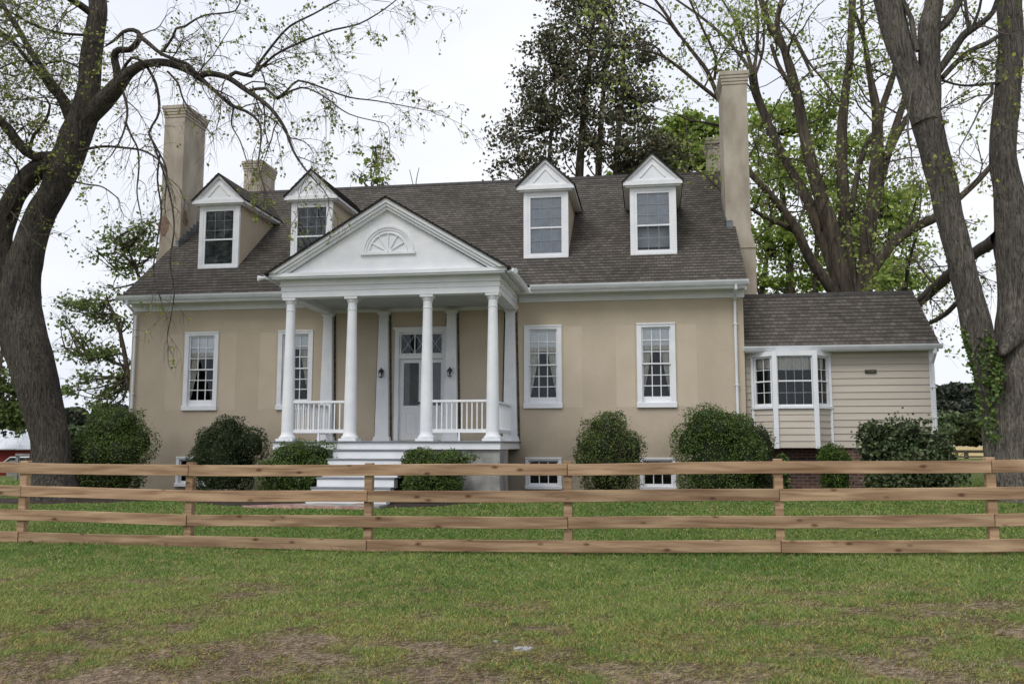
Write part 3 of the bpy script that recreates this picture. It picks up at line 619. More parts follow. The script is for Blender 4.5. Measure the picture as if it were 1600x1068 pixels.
# fan ornament
f = MB(); fx, fz, fy = -5.70, 5.60, py0+.12
f.box(fx-.63, fx+.63, fy-.05, fy-.0005, fz-.055, fz)
def arc(r0, r1, y0, a0=0, a1=180, n=28):
    for i in range(n):
        t0, t1 = R(a0+(a1-a0)*i/n), R(a0+(a1-a0)*(i+1)/n)
        q = [(fx+r0*math.cos(t0), fz+.001+r0*math.sin(t0)), (fx+r1*math.cos(t0), fz+.001+r1*math.sin(t0)), (fx+r1*math.cos(t1), fz+.001+r1*math.sin(t1)), (fx+r0*math.cos(t1), fz+.001+r0*math.sin(t1))]
        f.prism_y(q, y0, fy-.0005)
arc(.55, .60, fy-.04); arc(.50, .55, fy-.022); arc(.42, .45, fy-.03); arc(0.02, .09, fy-.03)
for a in (0, 30, 60, 90, 120, 150, 180):
    t = R(a); q0, q1 = .08, .43; w_ = .011; c_, s_ = math.cos(t), math.sin(t)
    f.prism_y([(fx+q0*c_-w_*s_, fz+.002+q0*s_+w_*c_), (fx+q0*c_+w_*s_, fz+.002+q0*s_-w_*c_+(w_ if a in (0, 180) else 0)), (fx+q1*c_+w_*s_, fz+.002+q1*s_-w_*c_+(w_ if a in (0, 180) else 0)), (fx+q1*c_-w_*s_, fz+.002+q1*s_+w_*c_)][::-1], fy-.025, fy-.0005)
f.build('fan_ornament', 'white', ped)
r = MB(); yb = EY+(PZ1-EZ)/SL+.4; hh = hwp+.08; ze = PZ0-.03; fy_ = py0-.10
saw_roof(r, (CX-hh, EY+.1, ze), (CX-hh, fy_, ze), (CX, fy_, PZ1+.03), (CX, yb, PZ1+.03), thick=.03)
saw_roof(r, (CX+hh, fy_, ze), (CX+hh, EY+.1, ze), (CX, yb, PZ1+.03), (CX, fy_, PZ1+.03), thick=.03)
r.build('porch_roof', 'shingle', house)
for s in (-1, 1):   # side gutters of the porch
    g = MB(); x = CX+s*(hwp+.0)
    pr = [(x, 5.045), (x+s*.085, 5.045), (x+s*.12, 5.10), (x+s*.13, 5.15), (x+s*.118, 5.15), (x+s*.10, 5.10), (x+s*.075, 5.06), (x, 5.06)]
    g.prism_y(pr if s > 0 else pr[::-1], py0+.02, EY-.02); g.build('gutter', 'white_metal', house)
for s in (-1, 1):   # flood lamps under the corners
    l = MB(); x = CX+s*(hwp+.12); l.tube([Vector((x-s*.05, py0+.05, 5.10)), Vector((x, py0-.02, 5.07)), Vector((x+s*.09, py0-.10, 5.05))], [.02, .035, .062], 12); l.lathe(x-s*.05, py0+.05, [(.05, 5.05), (.05, 5.09)], 12)
    l.build('flood_lamp', 'white', house)
def railing(x0, x1, y):
    g = MB(); g.box(x0, x1, y-.03, y+.03, 2.27, 2.32); g.box(x0, x1, y-.025, y+.025, 1.60, 1.68); n = int((x1-x0)/.112)
    for i in range(1, n): xx = x0+(x1-x0)*i/n; g.box(xx-.013, xx+.013, y-.013, y+.013, 1.68, 2.27)
    xm = (x0+x1)/2; g.box(xm-.02, xm+.02, y-.02, y+.02, FZ, 1.60); g.build('railing', 'white', house)
railing(COL[0]+.12, COL[1]-.12, CY); railing(COL[2]+.12, COL[3]-.12, CY)
for x in (COL[0], COL[3]):
    g = MB(); y0, y1 = CY+.13, WY-.17; g.box(x-.03, x+.03, y0, y1, 2.27, 2.32); g.box(x-.025, x+.025, y0, y1, 1.60, 1.68); n = int((y1-y0)/.112)
    for i in range(1, n): yy = y0+(y1-y0)*i/n; g.box(x-.013, x+.013, yy-.013, yy+.013, 1.68, 2.27)
    g.build('railing', 'white', house)
# steps
s = MB(); run, rise = .285, .187; t = MB()
for k in range(1, 7):
    y1 = 18.98-run*(k-1); zt = FZ-rise*k
    s.box(-6.80, -5.17, y1-run+.02, 18.99, -.2, zt-.032) if False else s.box(-6.78-.006*k, -5.19+.006*k, y1-run+.025, y1+.024 if k > 1 else 18.985, -.2 if k == 6 else zt-rise-.03, zt-.031)
    t.box(-6.83, -5.14, y1-run, y1+.02, zt-.03, zt)
s.build('step_riser', 'white', house); bevel(t.build('step_tread', 'floor_grey', house), .006)
# door
dY = WY+.10
d = MB(); d.box(-6.36, -6.25, WY-.02, WY+.2, 1.44, 4.27); d.box(-5.11, -5.0, WY-.02, WY+.2, 1.44, 4.27); d.box(-6.25, -5.11, WY-.019, WY+.2, 4.16, 4.27); d.box(-6.25, -5.11, WY+.02, WY+.2, 3.50, 3.60)
d.box(-6.40, -4.96, WY-.05, WY-.0205, 4.24, 4.30); d.box(-6.25, -6.21, WY+.05, WY+.15, 3.60, 4.16); d.box(-5.15, -5.11, WY+.05, WY+.15, 3.60, 4.16); d.box(-6.21, -5.15, WY+.05, WY+.15, 3.60, 3.64); d.box(-6.21, -5.15, WY+.05, WY+.15, 4.12, 4.16)
df = d.build('door_frame', 'white', house); bevel(df, .005)
tr = MB()
for xa, xb, za, zb in ((-6.21, -5.86, 3.64, 4.12), (-5.86, -5.50, 3.64, 4.12), (-5.50, -5.15, 3.64, 4.12)):
    for sg in (1, -1):
        a = Vector((xa, 0, za if sg > 0 else zb)); b = Vector((xb, 0, zb if sg > 0 else za)); dr = (b-a).normalized(); nn = Vector((-dr.z, 0, dr.x))*.004
        tr.prism_y([((a+nn).x, (a+nn).z), ((a-nn).x, (a-nn).z), ((b-nn).x, (b-nn).z), ((b+nn).x, (b+nn).z)], WY+.085+.003*sg, WY+.095+.003*sg)
    tr.box(xb-.012, xb+.012, WY+.08, WY+.10, za, zb)
tr.build('transom_bars', 'white', df); MB().quad((-6.21, WY+.105, 3.64), (-5.15, WY+.105, 3.64), (-5.15, WY+.105, 4.12), (-6.21, WY+.105, 4.12)).build('transom_pane', 'glass', df)
for s, (xa, xb) in enumerate(((-6.245, -5.683), (-5.679, -5.115))):
    l = MB(); l.box(xa, xa+.10, dY, dY+.045, 1.45, 3.495); l.box(xb-.065, xb, dY, dY+.045, 1.45, 3.495); l.box(xa+.10, xb-.065, dY+.001, dY+.045, 3.40, 3.495); l.box(xa+.10, xb-.065, dY+.001, dY+.045, 1.45, 2.32)
    l.box(xa+.16, xb-.12, dY-.012, dY+.0005, 1.62, 1.64); l.box(xa+.16, xb-.12, dY-.012, dY+.0005, 2.14, 2.16); l.box(xa+.16, xa+.18, dY-.012, dY+.0005, 1.64, 2.14); l.box(xb-.14, xb-.12, dY-.012, dY+.0005, 1.64, 2.14)
    o = l.build('door', 'door', house)
    MB().quad((xa+.10, dY+.022, 2.32), (xb-.065, dY+.022, 2.32), (xb-.065, dY+.022, 3.40), (xa+.10, dY+.022, 3.40)).build('pane', 'glass', o)
    b = MB()
    for i in range(44): zz = 2.33+i*.0245; b.quad((xa+.09, dY+.05, zz), (xb-.055, dY+.05, zz), (xb-.055, dY+.066, zz+.021), (xa+.09, dY+.066, zz+.021))
    b.build('blind', 'door_blind', o)
    h = MB(); hx = xb-.04 if s == 0 else xa+.04; h.lathe(0, 0, [(.012, 0), (.012, .04), (.028, .05), (.03, .07), (.02, .085)], 12)
    ho = h.build('handle', 'dark', o); ho.location = (hx, dY, 2.38); ho.rotation_euler.x = R(90)

# annex (side wing) --------------------------------------------------
AY = 22.2; AX0, AX1 = XR, 6.60; AEY, AEZ, ARY, ARZ = 21.93, 3.66, 23.85, 5.22; ABY = 2*ARY-AY
def siding(mb, x0, x1, z0, z1, y, exp=.163, holes=()):
    n = round((z1-z0)/exp)
    for i in range(n):
        a = z0+(z1-z0)*i/n; b = z0+(z1-z0)*(i+1)/n
        mb.quad((x0, y-.020, a), (x1, y-.020, a), (x1, y-.002, b), (x0, y-.002, b)); mb.quad((x0, y+.0, a), (x1, y+.0, a), (x1, y-.020, a), (x0, y-.020, a))
w_ = MB(); siding(w_, AX0, 2.46, 1.27, 3.56, AY); w_.build('wing_siding', 'siding', house); w_ = MB(); siding(w_, 4.25, AX1, 1.27, 3.56, AY)
w_.quad((AX0, AY+.002, -.2), (AX1, AY+.002, -.2), (AX1, AY+.002, 3.6), (AX0, AY+.002, 3.6)) if False else None
w_.quad((AX1, AY, 1.27), (AX1, ABY, 1.27), (AX1, ABY, 3.6), (AX1, ARY, ARZ-.06), (AX1, AY, 3.6)); w_.quad((AX1, ABY, 1.2), (AX0, ABY, 1.2), (AX0, ABY, 3.6), (AX1, ABY, 3.6))
w_.build('wing_siding', 'siding', house)
f = MB(); f.box(AX0+.002, AX1-.03, AY+.04, ABY, -.2, 1.268); f.build('wing_foundation', 'brick', house)
f = MB(); f.box(AX0+.002, AX0+.035, AY-.10, AY+.0, .9, 3.5); f.build('brick_strip', 'brick', house)
t = MB(); t.box(AX1-.10, AX1+.015, AY-.035, AY+.05, 1.25, 3.56); t.box(AX0+.0, AX1+.06, AEY+.03, AY+.01, 3.54, 3.565); t.box(AX0, AX1+.06, AEY+.01, AEY+.04, 3.52, 3.62)
t.prism_x([(AEY, AEZ-.04), (AEY, AEZ-.18), (ARY, ARZ-.20), (ARY, ARZ-.05)], AX1+.02, AX1+.06); t.prism_x([(2*ARY-AEY, AEZ-.04), (ARY, ARZ-.05), (ARY, ARZ-.20), (2*ARY-AEY, AEZ-.18)], AX1+.02, AX1+.06)
t.build('wing_trim', 'white', house)
r = MB(); saw_roof(r, (AX0+.002, AEY, AEZ), (AX1+.09, AEY, AEZ), (AX1+.09, ARY, ARZ), (AX0+.002, ARY, ARZ)); saw_roof(r, (AX1+.09, 2*ARY-AEY, AEZ), (AX0+.002, 2*ARY-AEY, AEZ), (AX0+.002, ARY, ARZ), (AX1+.09, ARY, ARZ))
wr = r.build('wing_roof', 'shingle', house)
cb = MB(); x = AX0+.01
while x < AX1+.05: cb.prism_x([(ARY-.12, ARZ-.075), (ARY, ARZ+.03), (ARY+.12, ARZ-.075), (ARY, ARZ-.01)], x, min(x+.296, AX1+.09)); x += .3
cb.build('ridge_cap', 'ridge', wr)
gutter(AX0-.02, AX1+.12, AEY+.0, 3.66)
downspout(AX1-.03, AEY-.06, 3.56, .35, AY-.07)
v = MB(); v.box(5.08, 5.30, AY-.06, AY-.018, 3.035, 3.08); v.box(5.06, 5.32, AY-.035, AY-.018, 3.02, 3.10); v.build('dryer_vent', 'gap', house)
# bay window of the wing
BYF = 21.74; pts = [(2.46, AY), (2.92, BYF), (3.84, BYF), (4.26, AY)]
bb = MB()
for (xa, ya), (xb, yb) in zip(pts[:-1], pts[1:]):
    L_ = math.hypot(xb-xa, yb-ya); ang = math.atan2(yb-ya, xb-xa); n = 6
    ux, uy = (xb-xa)/L_, (yb-ya)/L_; nx_, ny_ = uy, -ux
    for i in range(n):
        a = 1.27+(2.20-1.27)*i/n; b = 1.27+(2.20-1.27)*(i+1)/n
        o0, o1 = .020, .002
        bb.quad((xa+nx_*o0, ya+ny_*o0, a), (xb+nx_*o0, yb+ny_*o0, a), (xb+nx_*o1, yb+ny_*o1, b), (xa+nx_*o1, ya+ny_*o1, b)); bb.quad((xa, ya, a), (xb, yb, a), (xb+nx_*o0, yb+ny_*o0, a), (xa+nx_*o0, ya+ny_*o0, a))
bb.prism_z([(x, y) for x, y in pts], 1.262, 1.268); 
bay = bb.build('bay_window', 'siding', house)
tt = MB()
for (x, y, w2) in ((2.92, BYF, .055), (3.84, BYF, .055), (2.46, AY-.01, .03), (4.26, AY-.01, .03)): tt.box(x-w2, x+w2, y-w2-.01, y+w2, 1.255, 3.53)
tt.prism_z([(2.40, AY-.02), (2.88, BYF-.05), (3.88, BYF-.05), (4.32, AY-.02), (4.32, AY+.02), (2.40, AY+.02)], 3.42, 3.53)
tt.prism_z([(2.41, AY-.03), (2.90, BYF-.06), (3.86, BYF-.06), (4.31, AY-.03), (4.31, AY+.0), (2.41, AY+.0)], 2.18, 2.235)
tt.build('bay_trim', 'white', bay)
def bay_win(xa, ya, xb, yb, cols, kind, scr):
    L_ = math.hypot(xb-xa, yb-ya); ang = math.atan2(yb-ya, xb-xa)
    def loc(mb, nm, mt): o = mb.build(nm, mt, bay, loc=(xa, ya, 0), rotz=ang); return o
    a, b, z0, z1 = .06, L_-.06, 2.236, 3.42; st = .045; m = (z0+z1)/2
    if scr: st = .02
    s = MB(); s.box(a, a+st, -.01, .05, z0, z1); s.box(b-st, b, -.01, .05, z0, z1); s.box(a+st, b-st, -.009, .049, z0, z0+st+.02); s.box(a+st, b-st, -.009, .049, z1-st, z1); s.box(a+st, b-st, .0, .045, m-.016, m+.016)
    x0, x1, q0, q1 = a+st, b-st, z0+st+.02, z1-st
    for i in range(1, cols): xx = x0+(x1-x0)*i/cols; s.box(xx-.007, xx+.007, .02, .034, q0, q1)
    for zz in ((q0+m)/2, (q1+m)/2): s.box(x0, x1, .021, .033, zz-.007, zz+.007)
    loc(s, 'bay_sash', 'white'); loc(MB().quad(*[(a_, .010 if scr else .037, b_) for a_, b_ in ((x0, q0), (x1, q0), (x1, q1), (x0, q1))]), 'pane', 'glass')
    c = MB(); n = 30
    for i in range(n+1): u = i/n; c.v += [(x0-.02+(x1-x0+.04)*u, .10+.02*math.sin(u*40), q1), (x0-.02+(x1-x0+.04)*u, .10+.02*math.sin(u*40), q1-(q1-q0)*(.22 if not scr else .28))]
    for i in range(n): c.f.append((2*i, 2*i+2, 2*i+3, 2*i+1))
    loc(c, 'curtain', 'curtain')
for (pa, pb_, k, scr) in ((pts[0], pts[1], 2, 0), (pts[1], pts[2], 4, 1), (pts[2], pts[3], 2, 0)): bay_win(*pa, *pb_, k, None, scr)
i_ = MB(); i_.box(2.5, 4.2, AY+.6, AY+.62, 1.3, 3.5); i_.box(AX0+.02, AX1-.05, AY+.02, ABY-.02, 1.27, 1.3); i_.box(AX0+.02, 2.5, AY+.02, AY+.6, 1.3, 3.6); i_.box(4.2, AX1-.02, AY+.02, AY+.6, 1.3, 3.6); i_.build('interior_partition', 'room', house)

# lanterns ---------------------------------------------------------
def lantern(x):
    o = empty('wall_lantern', (x, WY-.17, 3.12)); b = MB()
    b.box(-.035, .035, -.012, .0, -.06, .10); b.tube([Vector((0, -.01, .05)), Vector((0, -.06, .12)), Vector((0, -.10, .13)), Vector((0, -.11, .10))], [.010]*4, 8)
    for sx in (-1, 1):
        for sy in (-1, 1): b.tube([Vector((sx*.036, -.11+sy*.036, -.09)), Vector((sx*.048, -.11+sy*.048, .03))], [.005]*2, 5)
    b.lathe(0, -.11, [(.055, -.10), (.055, -.088), (.03, -.115)][::1], 8); b.lathe(0, -.11, [(.075, .03), (.07, .045), (.03, .085), (.012, .10), (.018, .115), (.004, .13)], 10)
    b.build('lamp_body', 'dark', o); g = MB(); g.lathe(0, -.11, [(.04, -.085), (.052, .03)], 8); g.build('lamp_glass', 'glass', o)
    return o
l1 = lantern(-6.63); l2 = lantern(-4.87)
tag(l1, 'small black carriage lantern on the pilaster left of the front door', 'lantern', 'lanterns beside the front door')
tag(l2, 'small black carriage lantern on the pilaster right of the front door', 'lantern', 'lanterns beside the front door')

# ---------------------------------------------------------------- beds, walk
def sheet(name, outline, mat, lift, label=None, kind='structure', sub=40):
    # outline polygon in x,y; fan triangulated grid by scanline
    xs_ = [p[0] for p in outline]; ys_ = [p[1] for p in outline]; x0, x1, y0, y1 = min(xs_), max(xs_), min(ys_), max(ys_)
    b = MB(); nx_ = int((x1-x0)/.15)+2; idx = {}
    def span(x):
        h = []
        for i in range(len(outline)):
            a, c_ = outline[i], outline[(i+1) % len(outline)]
            if (a[0] <= x) != (c_[0] <= x): h.append(a[1]+(c_[1]-a[1])*(x-a[0])/(c_[0]-a[0]))
        return (min(h), max(h)) if len(h) >= 2 else None
    prev = None; ny_ = 24
    for i in range(nx_+1):
        x = x0+1e-4+(x1-x0-2e-4)*i/nx_; s_ = span(x)
        if not s_: prev = None; continue
        y_lo = s_[0]+.06*mnoise.noise(Vector((x*2.1, 3, 1))); base = len(b.v)
        for j in range(ny_+1): y = y_lo+(s_[1]-y_lo)*j/ny_; b.v.append((x, y, gz(x, y)+lift*(1 if 0 < j < ny_ else .0)+(.03*mnoise.noise(Vector((x*3, y*3, 0))) if 0 < j < ny_ else 0)))
        if prev is not None:
            for j in range(ny_): b.f.append((prev+j, base+j, base+j+1, prev+j+1))
        prev = base
    return tag(b.build(name, mat, smooth=True), kind=kind)
M['mulch'] = noise_mat('mulch', (.018, .013, .010), (.065, .047, .036), 25, .95, 1, 60, bdist=.03)
M['walk'] = noise_mat('worn_brick', (.20, .11, .085), (.33, .22, .18), 7, .9, .5, 30)
sheet('mulch_bed', [(-14.6, 20.3), (-13.2, 19.2), (-11.5, 18.9), (-9.6, 17.9), (-8.8, 17.3), (-7.6, 16.95), (-5.5, 16.9), (-4.2, 17.3), (-3, 18.6), (1, 18.9), (4, 19.4), (7.2, 19.8), (7.4, 21.9), (5, 22.18), (2.3, 22.18), (2.27, 21.88), (-13.6, 21.88), (-14.6, 21.4)], 'mulch', .035)
sheet('tree_bed', [(at(80,775,18.4).x-1.5, 18.2), (at(80,775,18.4).x-.9, 17.55), (at(80,775,18.4).x, 17.35), (at(80,775,18.4).x+1.6, 17.6), (at(80,775,18.4).x+2.6, 18.3), (at(80,775,18.4).x+1, 19.2), (at(80,775,18.4).x-1, 19)], 'mulch', .03)
sheet('walk', [(-7.9, 16.75), (-6.9, 16.55), (-5.2, 16.6), (-5.1, 17.2), (-6.9, 17.2)], 'walk', .055)
s = MB(); s.box(-6.85, -5.12, 16.75, 17.25, 0, .185); o = s.build('entry_slab', 'concrete', house); bevel(o, .015, 2)

# ---------------------------------------------------------------- front fence
fence = empty('rail_fence', (0, 11, 0)); tag(fence, 'new unpainted pine four-board fence running across the lawn in front', 'fence')
PXs = [-480, -225, 35, 295, 575, 887, 1217, 1550, 1895, 2250]
TOP = [708, 715, 722, 725.5, 725.6, 724, 720.7, 718.5, 716, 713]; R2 = [745, 752, 758.4, 764.8, 766.2, 764.9, 763.5, 759.5, 756, 752]; R3 = [781, 789, 795.9, 802.8, 805.9, 806.4, 805.5, 802, 798, 793]; R4 = [814, 822, 830.3, 836.5, 843, 842.8, 843.3, 841.5, 838, 833]
PT = [710, 716, 719.5, 722, 723, 719.5, 716.5, 714, 711, 708]
FY = 11.0
posts = [at(x, 760, FY).x for x in PXs]
for i, x in enumerate(PXs):
    p_ = MB(); xx = posts[i]; zt = at(x, PT[i], FY).z; j = rng.uniform(-.006, .006)
    p_.prism_z([(xx-.05, FY+.002), (xx+.05, FY+.002+j), (xx+.05, FY+.10), (xx-.05, FY+.10)], -.2, zt); bevel(p_.build('post', 'wood', fence, loc=(0, -11, 0)), .004)
def board(pts_, h=.142):
    b = MB(); n = len(pts_)
    fine = []
    for k in range(n-1):
        for q in range(8):
            t = q/8; fine.append((pts_[k][0]*(1-t)+pts_[k+1][0]*t, pts_[k][1]*(1-t)+pts_[k+1][1]*t))
    fine.append(pts_[-1]); ph = rng.uniform(0, 9)
    for x, z in fine:
        wv = .006*math.sin(x*1.3+ph); dy = .004*math.sin(x*.9+ph*2)
        b.v += [(x, FY-.030+dy, z+wv), (x, FY-.002, z+wv), (x, FY-.002, z+wv-h), (x, FY-.030+dy, z+wv-h)]
    for k in range(len(fine)-1):
        for j in range(4): m_ = (j+1) % 4; b.f.append((4*k+j, 4*k+m_, 4*k+4+m_, 4*k+4+j))
    b.f.append((0, 3, 2, 1)); e_ = 4*(len(fine)-1); b.f.append((e_, e_+1, e_+2, e_+3))
    bevel(b.build('board', 'wood', fence, loc=(0, -11, 0)), .004)
for row, start in ((TOP, 1), (R2, 0), (R3, 1), (R4, 0)):
    zz = [at(x, y, FY).z for x, y in zip(PXs, row)]
    cuts = [i for i in range(len(PXs)) if i % 2 == start] ; cuts = sorted({0, len(PXs)-1, *cuts})
    for a, b in zip(cuts[:-1], cuts[1:]):
        P_ = [(posts[k], zz[k]) for k in range(a, b+1)]; P_[0] = (P_[0][0]+.004, P_[0][1]+rng.uniform(-.004, .004)); P_[-1] = (P_[-1][0]-.004, P_[-1][1]+rng.uniform(-.004, .004)); board(P_)

# ---------------------------------------------------------------- trees
def spline(pts, step=.25):
    P_ = [Vector(p[0]) for p in pts]; Rr = [p[1] for p in pts]; out_ = []; rr = []
    for i in range(len(P_)-1):
        p0 = P_[max(0, i-1)]; p1 = P_[i]; p2 = P_[i+1]; p3 = P_[min(len(P_)-1, i+2)]; n = max(2, int((p2-p1).length/step))
        for k in range(n):
            t = k/n; t2 = t*t; t3 = t2*t
            out_.append(.5*((2*p1)+(p2-p0)*t+(2*p0-5*p1+4*p2-p3)*t2+(3*p1-p0-3*p2+p3)*t3)); rr.append(Rr[i]*(1-t)+Rr[i+1]*t)
    out_.append(P_[-1]); rr.append(Rr[-1]); return out_, rr
def limb_px(pts, Y0, Y1, scale_fix=None):
    """pts: (px, py, width px) ; depth runs from Y0 to Y1"""
    n = len(pts); o = []
    for i, (x, y, w_) in enumerate(pts):
        Y_ = Y0+(Y1-Y0)*i/max(1, n-1); p_ = at(x, y, Y_); zc_ = float(np.array(p_-Vector((0, 0, CAM_H)))@_f); o.append((p_, w_*.5*zc_/F*math.cos(math.atan(abs(x-800)/F))))
    return o
class Tree:
    def __init__(s, seed): s.g = random.Random(seed); s.wood = MB(); s.twig = MB(); s.tips = []
    def limb(s, pts, sides=8, bump=.0, step=.25, spawn=None):
        P_, r_ = spline(pts, step); s.wood.tube(P_, r_, sides, bump)
        if spawn: s.spawn(P_, r_, **spawn)
        return P_, r_
    def spawn(s, P_, r_, every=.45, L=1.2, lvl=2, droop=.1, t0=.1, side=.9, up=0., rmax=.02, kids=(4, 6)):
        acc = s.g.uniform(0, every); tot = len(P_)
        for i in range(1, tot):
            acc += (P_[i]-P_[i-1]).length
            if acc < every or i < tot*t0: continue
            acc = s.g.uniform(-.3, .3)*every; d = (P_[i]-P_[i-1]).normalized()
            v = Vector((s.g.gauss(0, 1), s.g.gauss(0, 1), s.g.gauss(0, 1)+up)); v = (v-d*v.dot(d)).normalized()
            s.grow(P_[i], (d*(1-side*.6)+v*side).normalized(), L*s.g.uniform(.55, 1.3), min(rmax, r_[i]*.5), lvl, droop, kids)
        d = (P_[-1]-P_[-2]).normalized(); s.grow(P_[-1], d, L, min(r_[-1], .014), lvl, droop, kids)
    def grow(s, p, d, L, r, lvl, droop, kids):
        n = 5; pts = [p]; rad = [r]; q = p.copy(); dd = d.copy(); g = s.g; ch = []
        for i in range(n):
            dd = (dd+Vector((g.gauss(0, .22), g.gauss(0, .22), g.gauss(0, .22)-droop))).normalized(); q = q+dd*(L/n)
            pts.append(q); rad.append(r*(1-.6*(i+1)/n)); ch.append((q.copy(), dd.copy(), rad[-1]))
        s.twig.tube(pts, rad, 4 if r > .008 else 3, close=False)
        if lvl <= 0: s.tips.append((q.copy(), dd.copy())); s.tips.append((pts[3].copy(), dd.copy())); return
        s.tips.append((q.copy(), dd.copy()))
        for _ in range(g.randint(*kids)):
            c_, cd_, cr = g.choice(ch); v = Vector((g.gauss(0, 1), g.gauss(0, 1), g.gauss(0, 1))).normalized()
            s.grow(c_, (cd_*.6+v*.75).normalized(), L*g.uniform(.4, .75), max(cr*.7, .0045), lvl-1, droop, kids)
    def leaf_pts(s, per, spread, keep=1., filt=None):
        g = np.random.default_rng(s.g.randint(0, 9999)); T = np.array([[t[0].x, t[0].y, t[0].z] for t in s.tips])
        if filt is not None: T = T[filt(T, g)]
        T = T[g.random(len(T)) < keep]; P_ = np.repeat(T, per, axis=0); return P_+g.normal(size=P_.shape)*spread
def inpx(T):   # photo pixel of points
    v = T-np.array([0, 0, CAM_H]); z = v@_f; return 800+F*(v@_r)/z, 534-F*(v@_u)/z

YOUNG = [(.26, .30, .06), (.19, .24, .05), (.33, .33, .09), (.14, .19, .04)]
# --- the old leaning tree at the left
T = Tree(11); YT = 18.4
tree_l = empty('old_tree', (at(80, 775, YT).x, YT, 0)); tag(tree_l, 'old leaning tree with thick dark trunk at the left corner of the house', 'tree')
def Lp(pts, Y0=YT, Y1=None): return limb_px(pts, Y0, YT if Y1 is None else Y1)
big = dict(sides=30, bump=.16, step=.10)
T.limb([(at(84, 795, YT), .85), (at(82, 772, YT), .60)]+Lp([(80, 730, 68), (79, 690, 62), (70, 640, 64), (58, 600, 70), (42, 540, 76), (30, 480, 72), (34, 430, 58), (46, 385, 52), (64, 335, 47), (84, 300, 47), (103, 255, 50), (118, 215, 50), (134, 170, 46), (140, 130, 36), (141, 100, 35), (148, 50, 32), (153, 15, 30), (150, -40, 26), (160, -120, 20)]), **big)
T.limb(Lp([(30, 540, 56), (12, 475, 54), (3, 420, 48), (2, 370, 38), (16, 320, 37), (38, 285, 36), (62, 262, 32), (95, 245, 26)]), sides=24, bump=.16, step=.1)
T.limb(Lp([(25, 470, 34), (38, 430, 30), (46, 405, 22), (50, 395, 8)]), sides=16, bump=.2, step=.1)      # knuckle in the fork
sp = dict(every=.36, L=1.15, lvl=2, droop=.10, t0=.05)
spd = dict(every=.42, L=1.05, lvl=2, droop=.30, t0=.15)
spl = dict(every=.20, L=1.5, lvl=2, droop=.05, t0=.05)
T.limb(Lp([(100, 243, 22), (55, 245, 18), (30, 225, 17), (12, 200, 16), (-10, 180, 13), (-60, 130, 9)], YT, YT-1), 12, .1, spawn=spl)
T.limb(Lp([(118, 205, 22), (108, 180, 20), (98, 155, 18), (78, 130, 20), (66, 108, 13), (48, 80, 11), (28, 45, 10), (5, 10, 8), (-30, -40, 6)], YT, YT+1), 12, .1, spawn=spl)
T.limb(Lp([(78, 130, 12), (58, 112, 8), (36, 85, 7), (14, 58, 6), (-15, 40, 5)], YT, YT-.8), 8, .1, spawn=spl)
T.limb(Lp([(46, 236, 7), (52, 212, 6), (70, 190, 6), (78, 165, 4), (68, 150, 3)], YT-.4, YT-.8), 7, spawn=sp)
T.limb(Lp([(148, 25, 14), (125, 8, 12), (100, -8, 10), (60, -50, 7)], YT, YT-1), 8, .1, spawn=spl)
T.limb(Lp([(132, 55, 5), (95, 52, 4), (60, 42, 4), (35, 30, 4), (10, 15, 3)], YT, YT-1), 6, spawn=spl)
T.limb(Lp([(130, 110, 4), (100, 95, 4), (70, 100, 3), (30, 95, 3), (-5, 110, 3)], YT, YT-.6), 6, spawn=spl)
T.limb(Lp([(10, 340, 6), (30, 300, 5), (28, 262, 4), (12, 240, 3)], YT-.2, YT-1), 6, spawn=spl)
# right-hand limbs over the roof
T.limb(Lp([(140, 180, 34), (162, 158, 32), (180, 138, 27), (200, 115, 18), (225, 101, 14), (258, 98, 13), (290, 108, 12), (312, 121, 12)], YT, YT-.6), 16, .12, .12, spawn=dict(sp, t0=.5))
T.limb(Lp([(312, 120, 11), (325, 115, 10), (355, 121, 9), (385, 141, 8), (410, 158, 7), (430, 178, 6), (447, 205, 5), (458, 235, 4), (475, 262, 3), (495, 285, 2)], YT-.6, YT-1.4), 10, .1, .15, spawn=spd)
T.limb(Lp([(312, 121, 8), (340, 146, 6), (364, 166, 6), (385, 174, 5), (404, 190, 4), (408, 215, 3), (403, 255, 2)], YT-.6, YT-1.2), 8, .1, .15, spawn=spd)
T.limb(Lp([(357, 122, 7), (368, 113, 6), (393, 119, 6), (402, 103, 5), (425, 72, 4), (452, 42, 3.5), (490, 22, 3), (530, 0, 2.2)], YT-.8, YT-.2), 8, .1, .15, spawn=dict(sp, droop=0))
T.limb(Lp([(402, 112, 5), (428, 87, 4), (470, 66, 3.5), (520, 47, 3), (560, 38, 2.5), (600, 15, 2), (625, -5, 1.6)], YT-.9, YT-1.2), 7, 0, .2, spawn=dict(sp, droop=.08, L=.9))
T.limb(Lp([(388, 142, 5), (415, 138, 5), (432, 153, 5), (450, 140, 4), (466, 126, 3.5), (500, 136, 3), (545, 152, 2.6), (590, 158, 2), (660, 171, 1.4)], YT-.9, YT-1.6), 7, 0, .2, spawn=dict(sp, droop=.14, L=.9))
T.limb(Lp([(433, 155, 4), (470, 137, 3), (505, 150, 2.6), (545, 178, 2), (600, 192, 1.5)], YT-1, YT-2), 6, 0, .2, spawn=dict(spd, L=.8))
T.limb(Lp([(185, 135, 14), (183, 110, 13), (179, 88, 12), (186, 78, 11), (202, 78, 10), (213, 68, 10), (219, 55, 9), (208, 47, 7), (193, 50, 6), (180, 62, 5), (165, 72, 3)], YT, YT-.7), 12, .15, .08, spawn=dict(sp, t0=.6))
T.limb(Lp([(216, 55, 8), (232, 68, 7), (252, 84, 6), (276, 94, 6), (296, 102, 5), (308, 117, 4)], YT-.5, YT-.8), 8, .1, .12, spawn=dict(sp, L=.9))
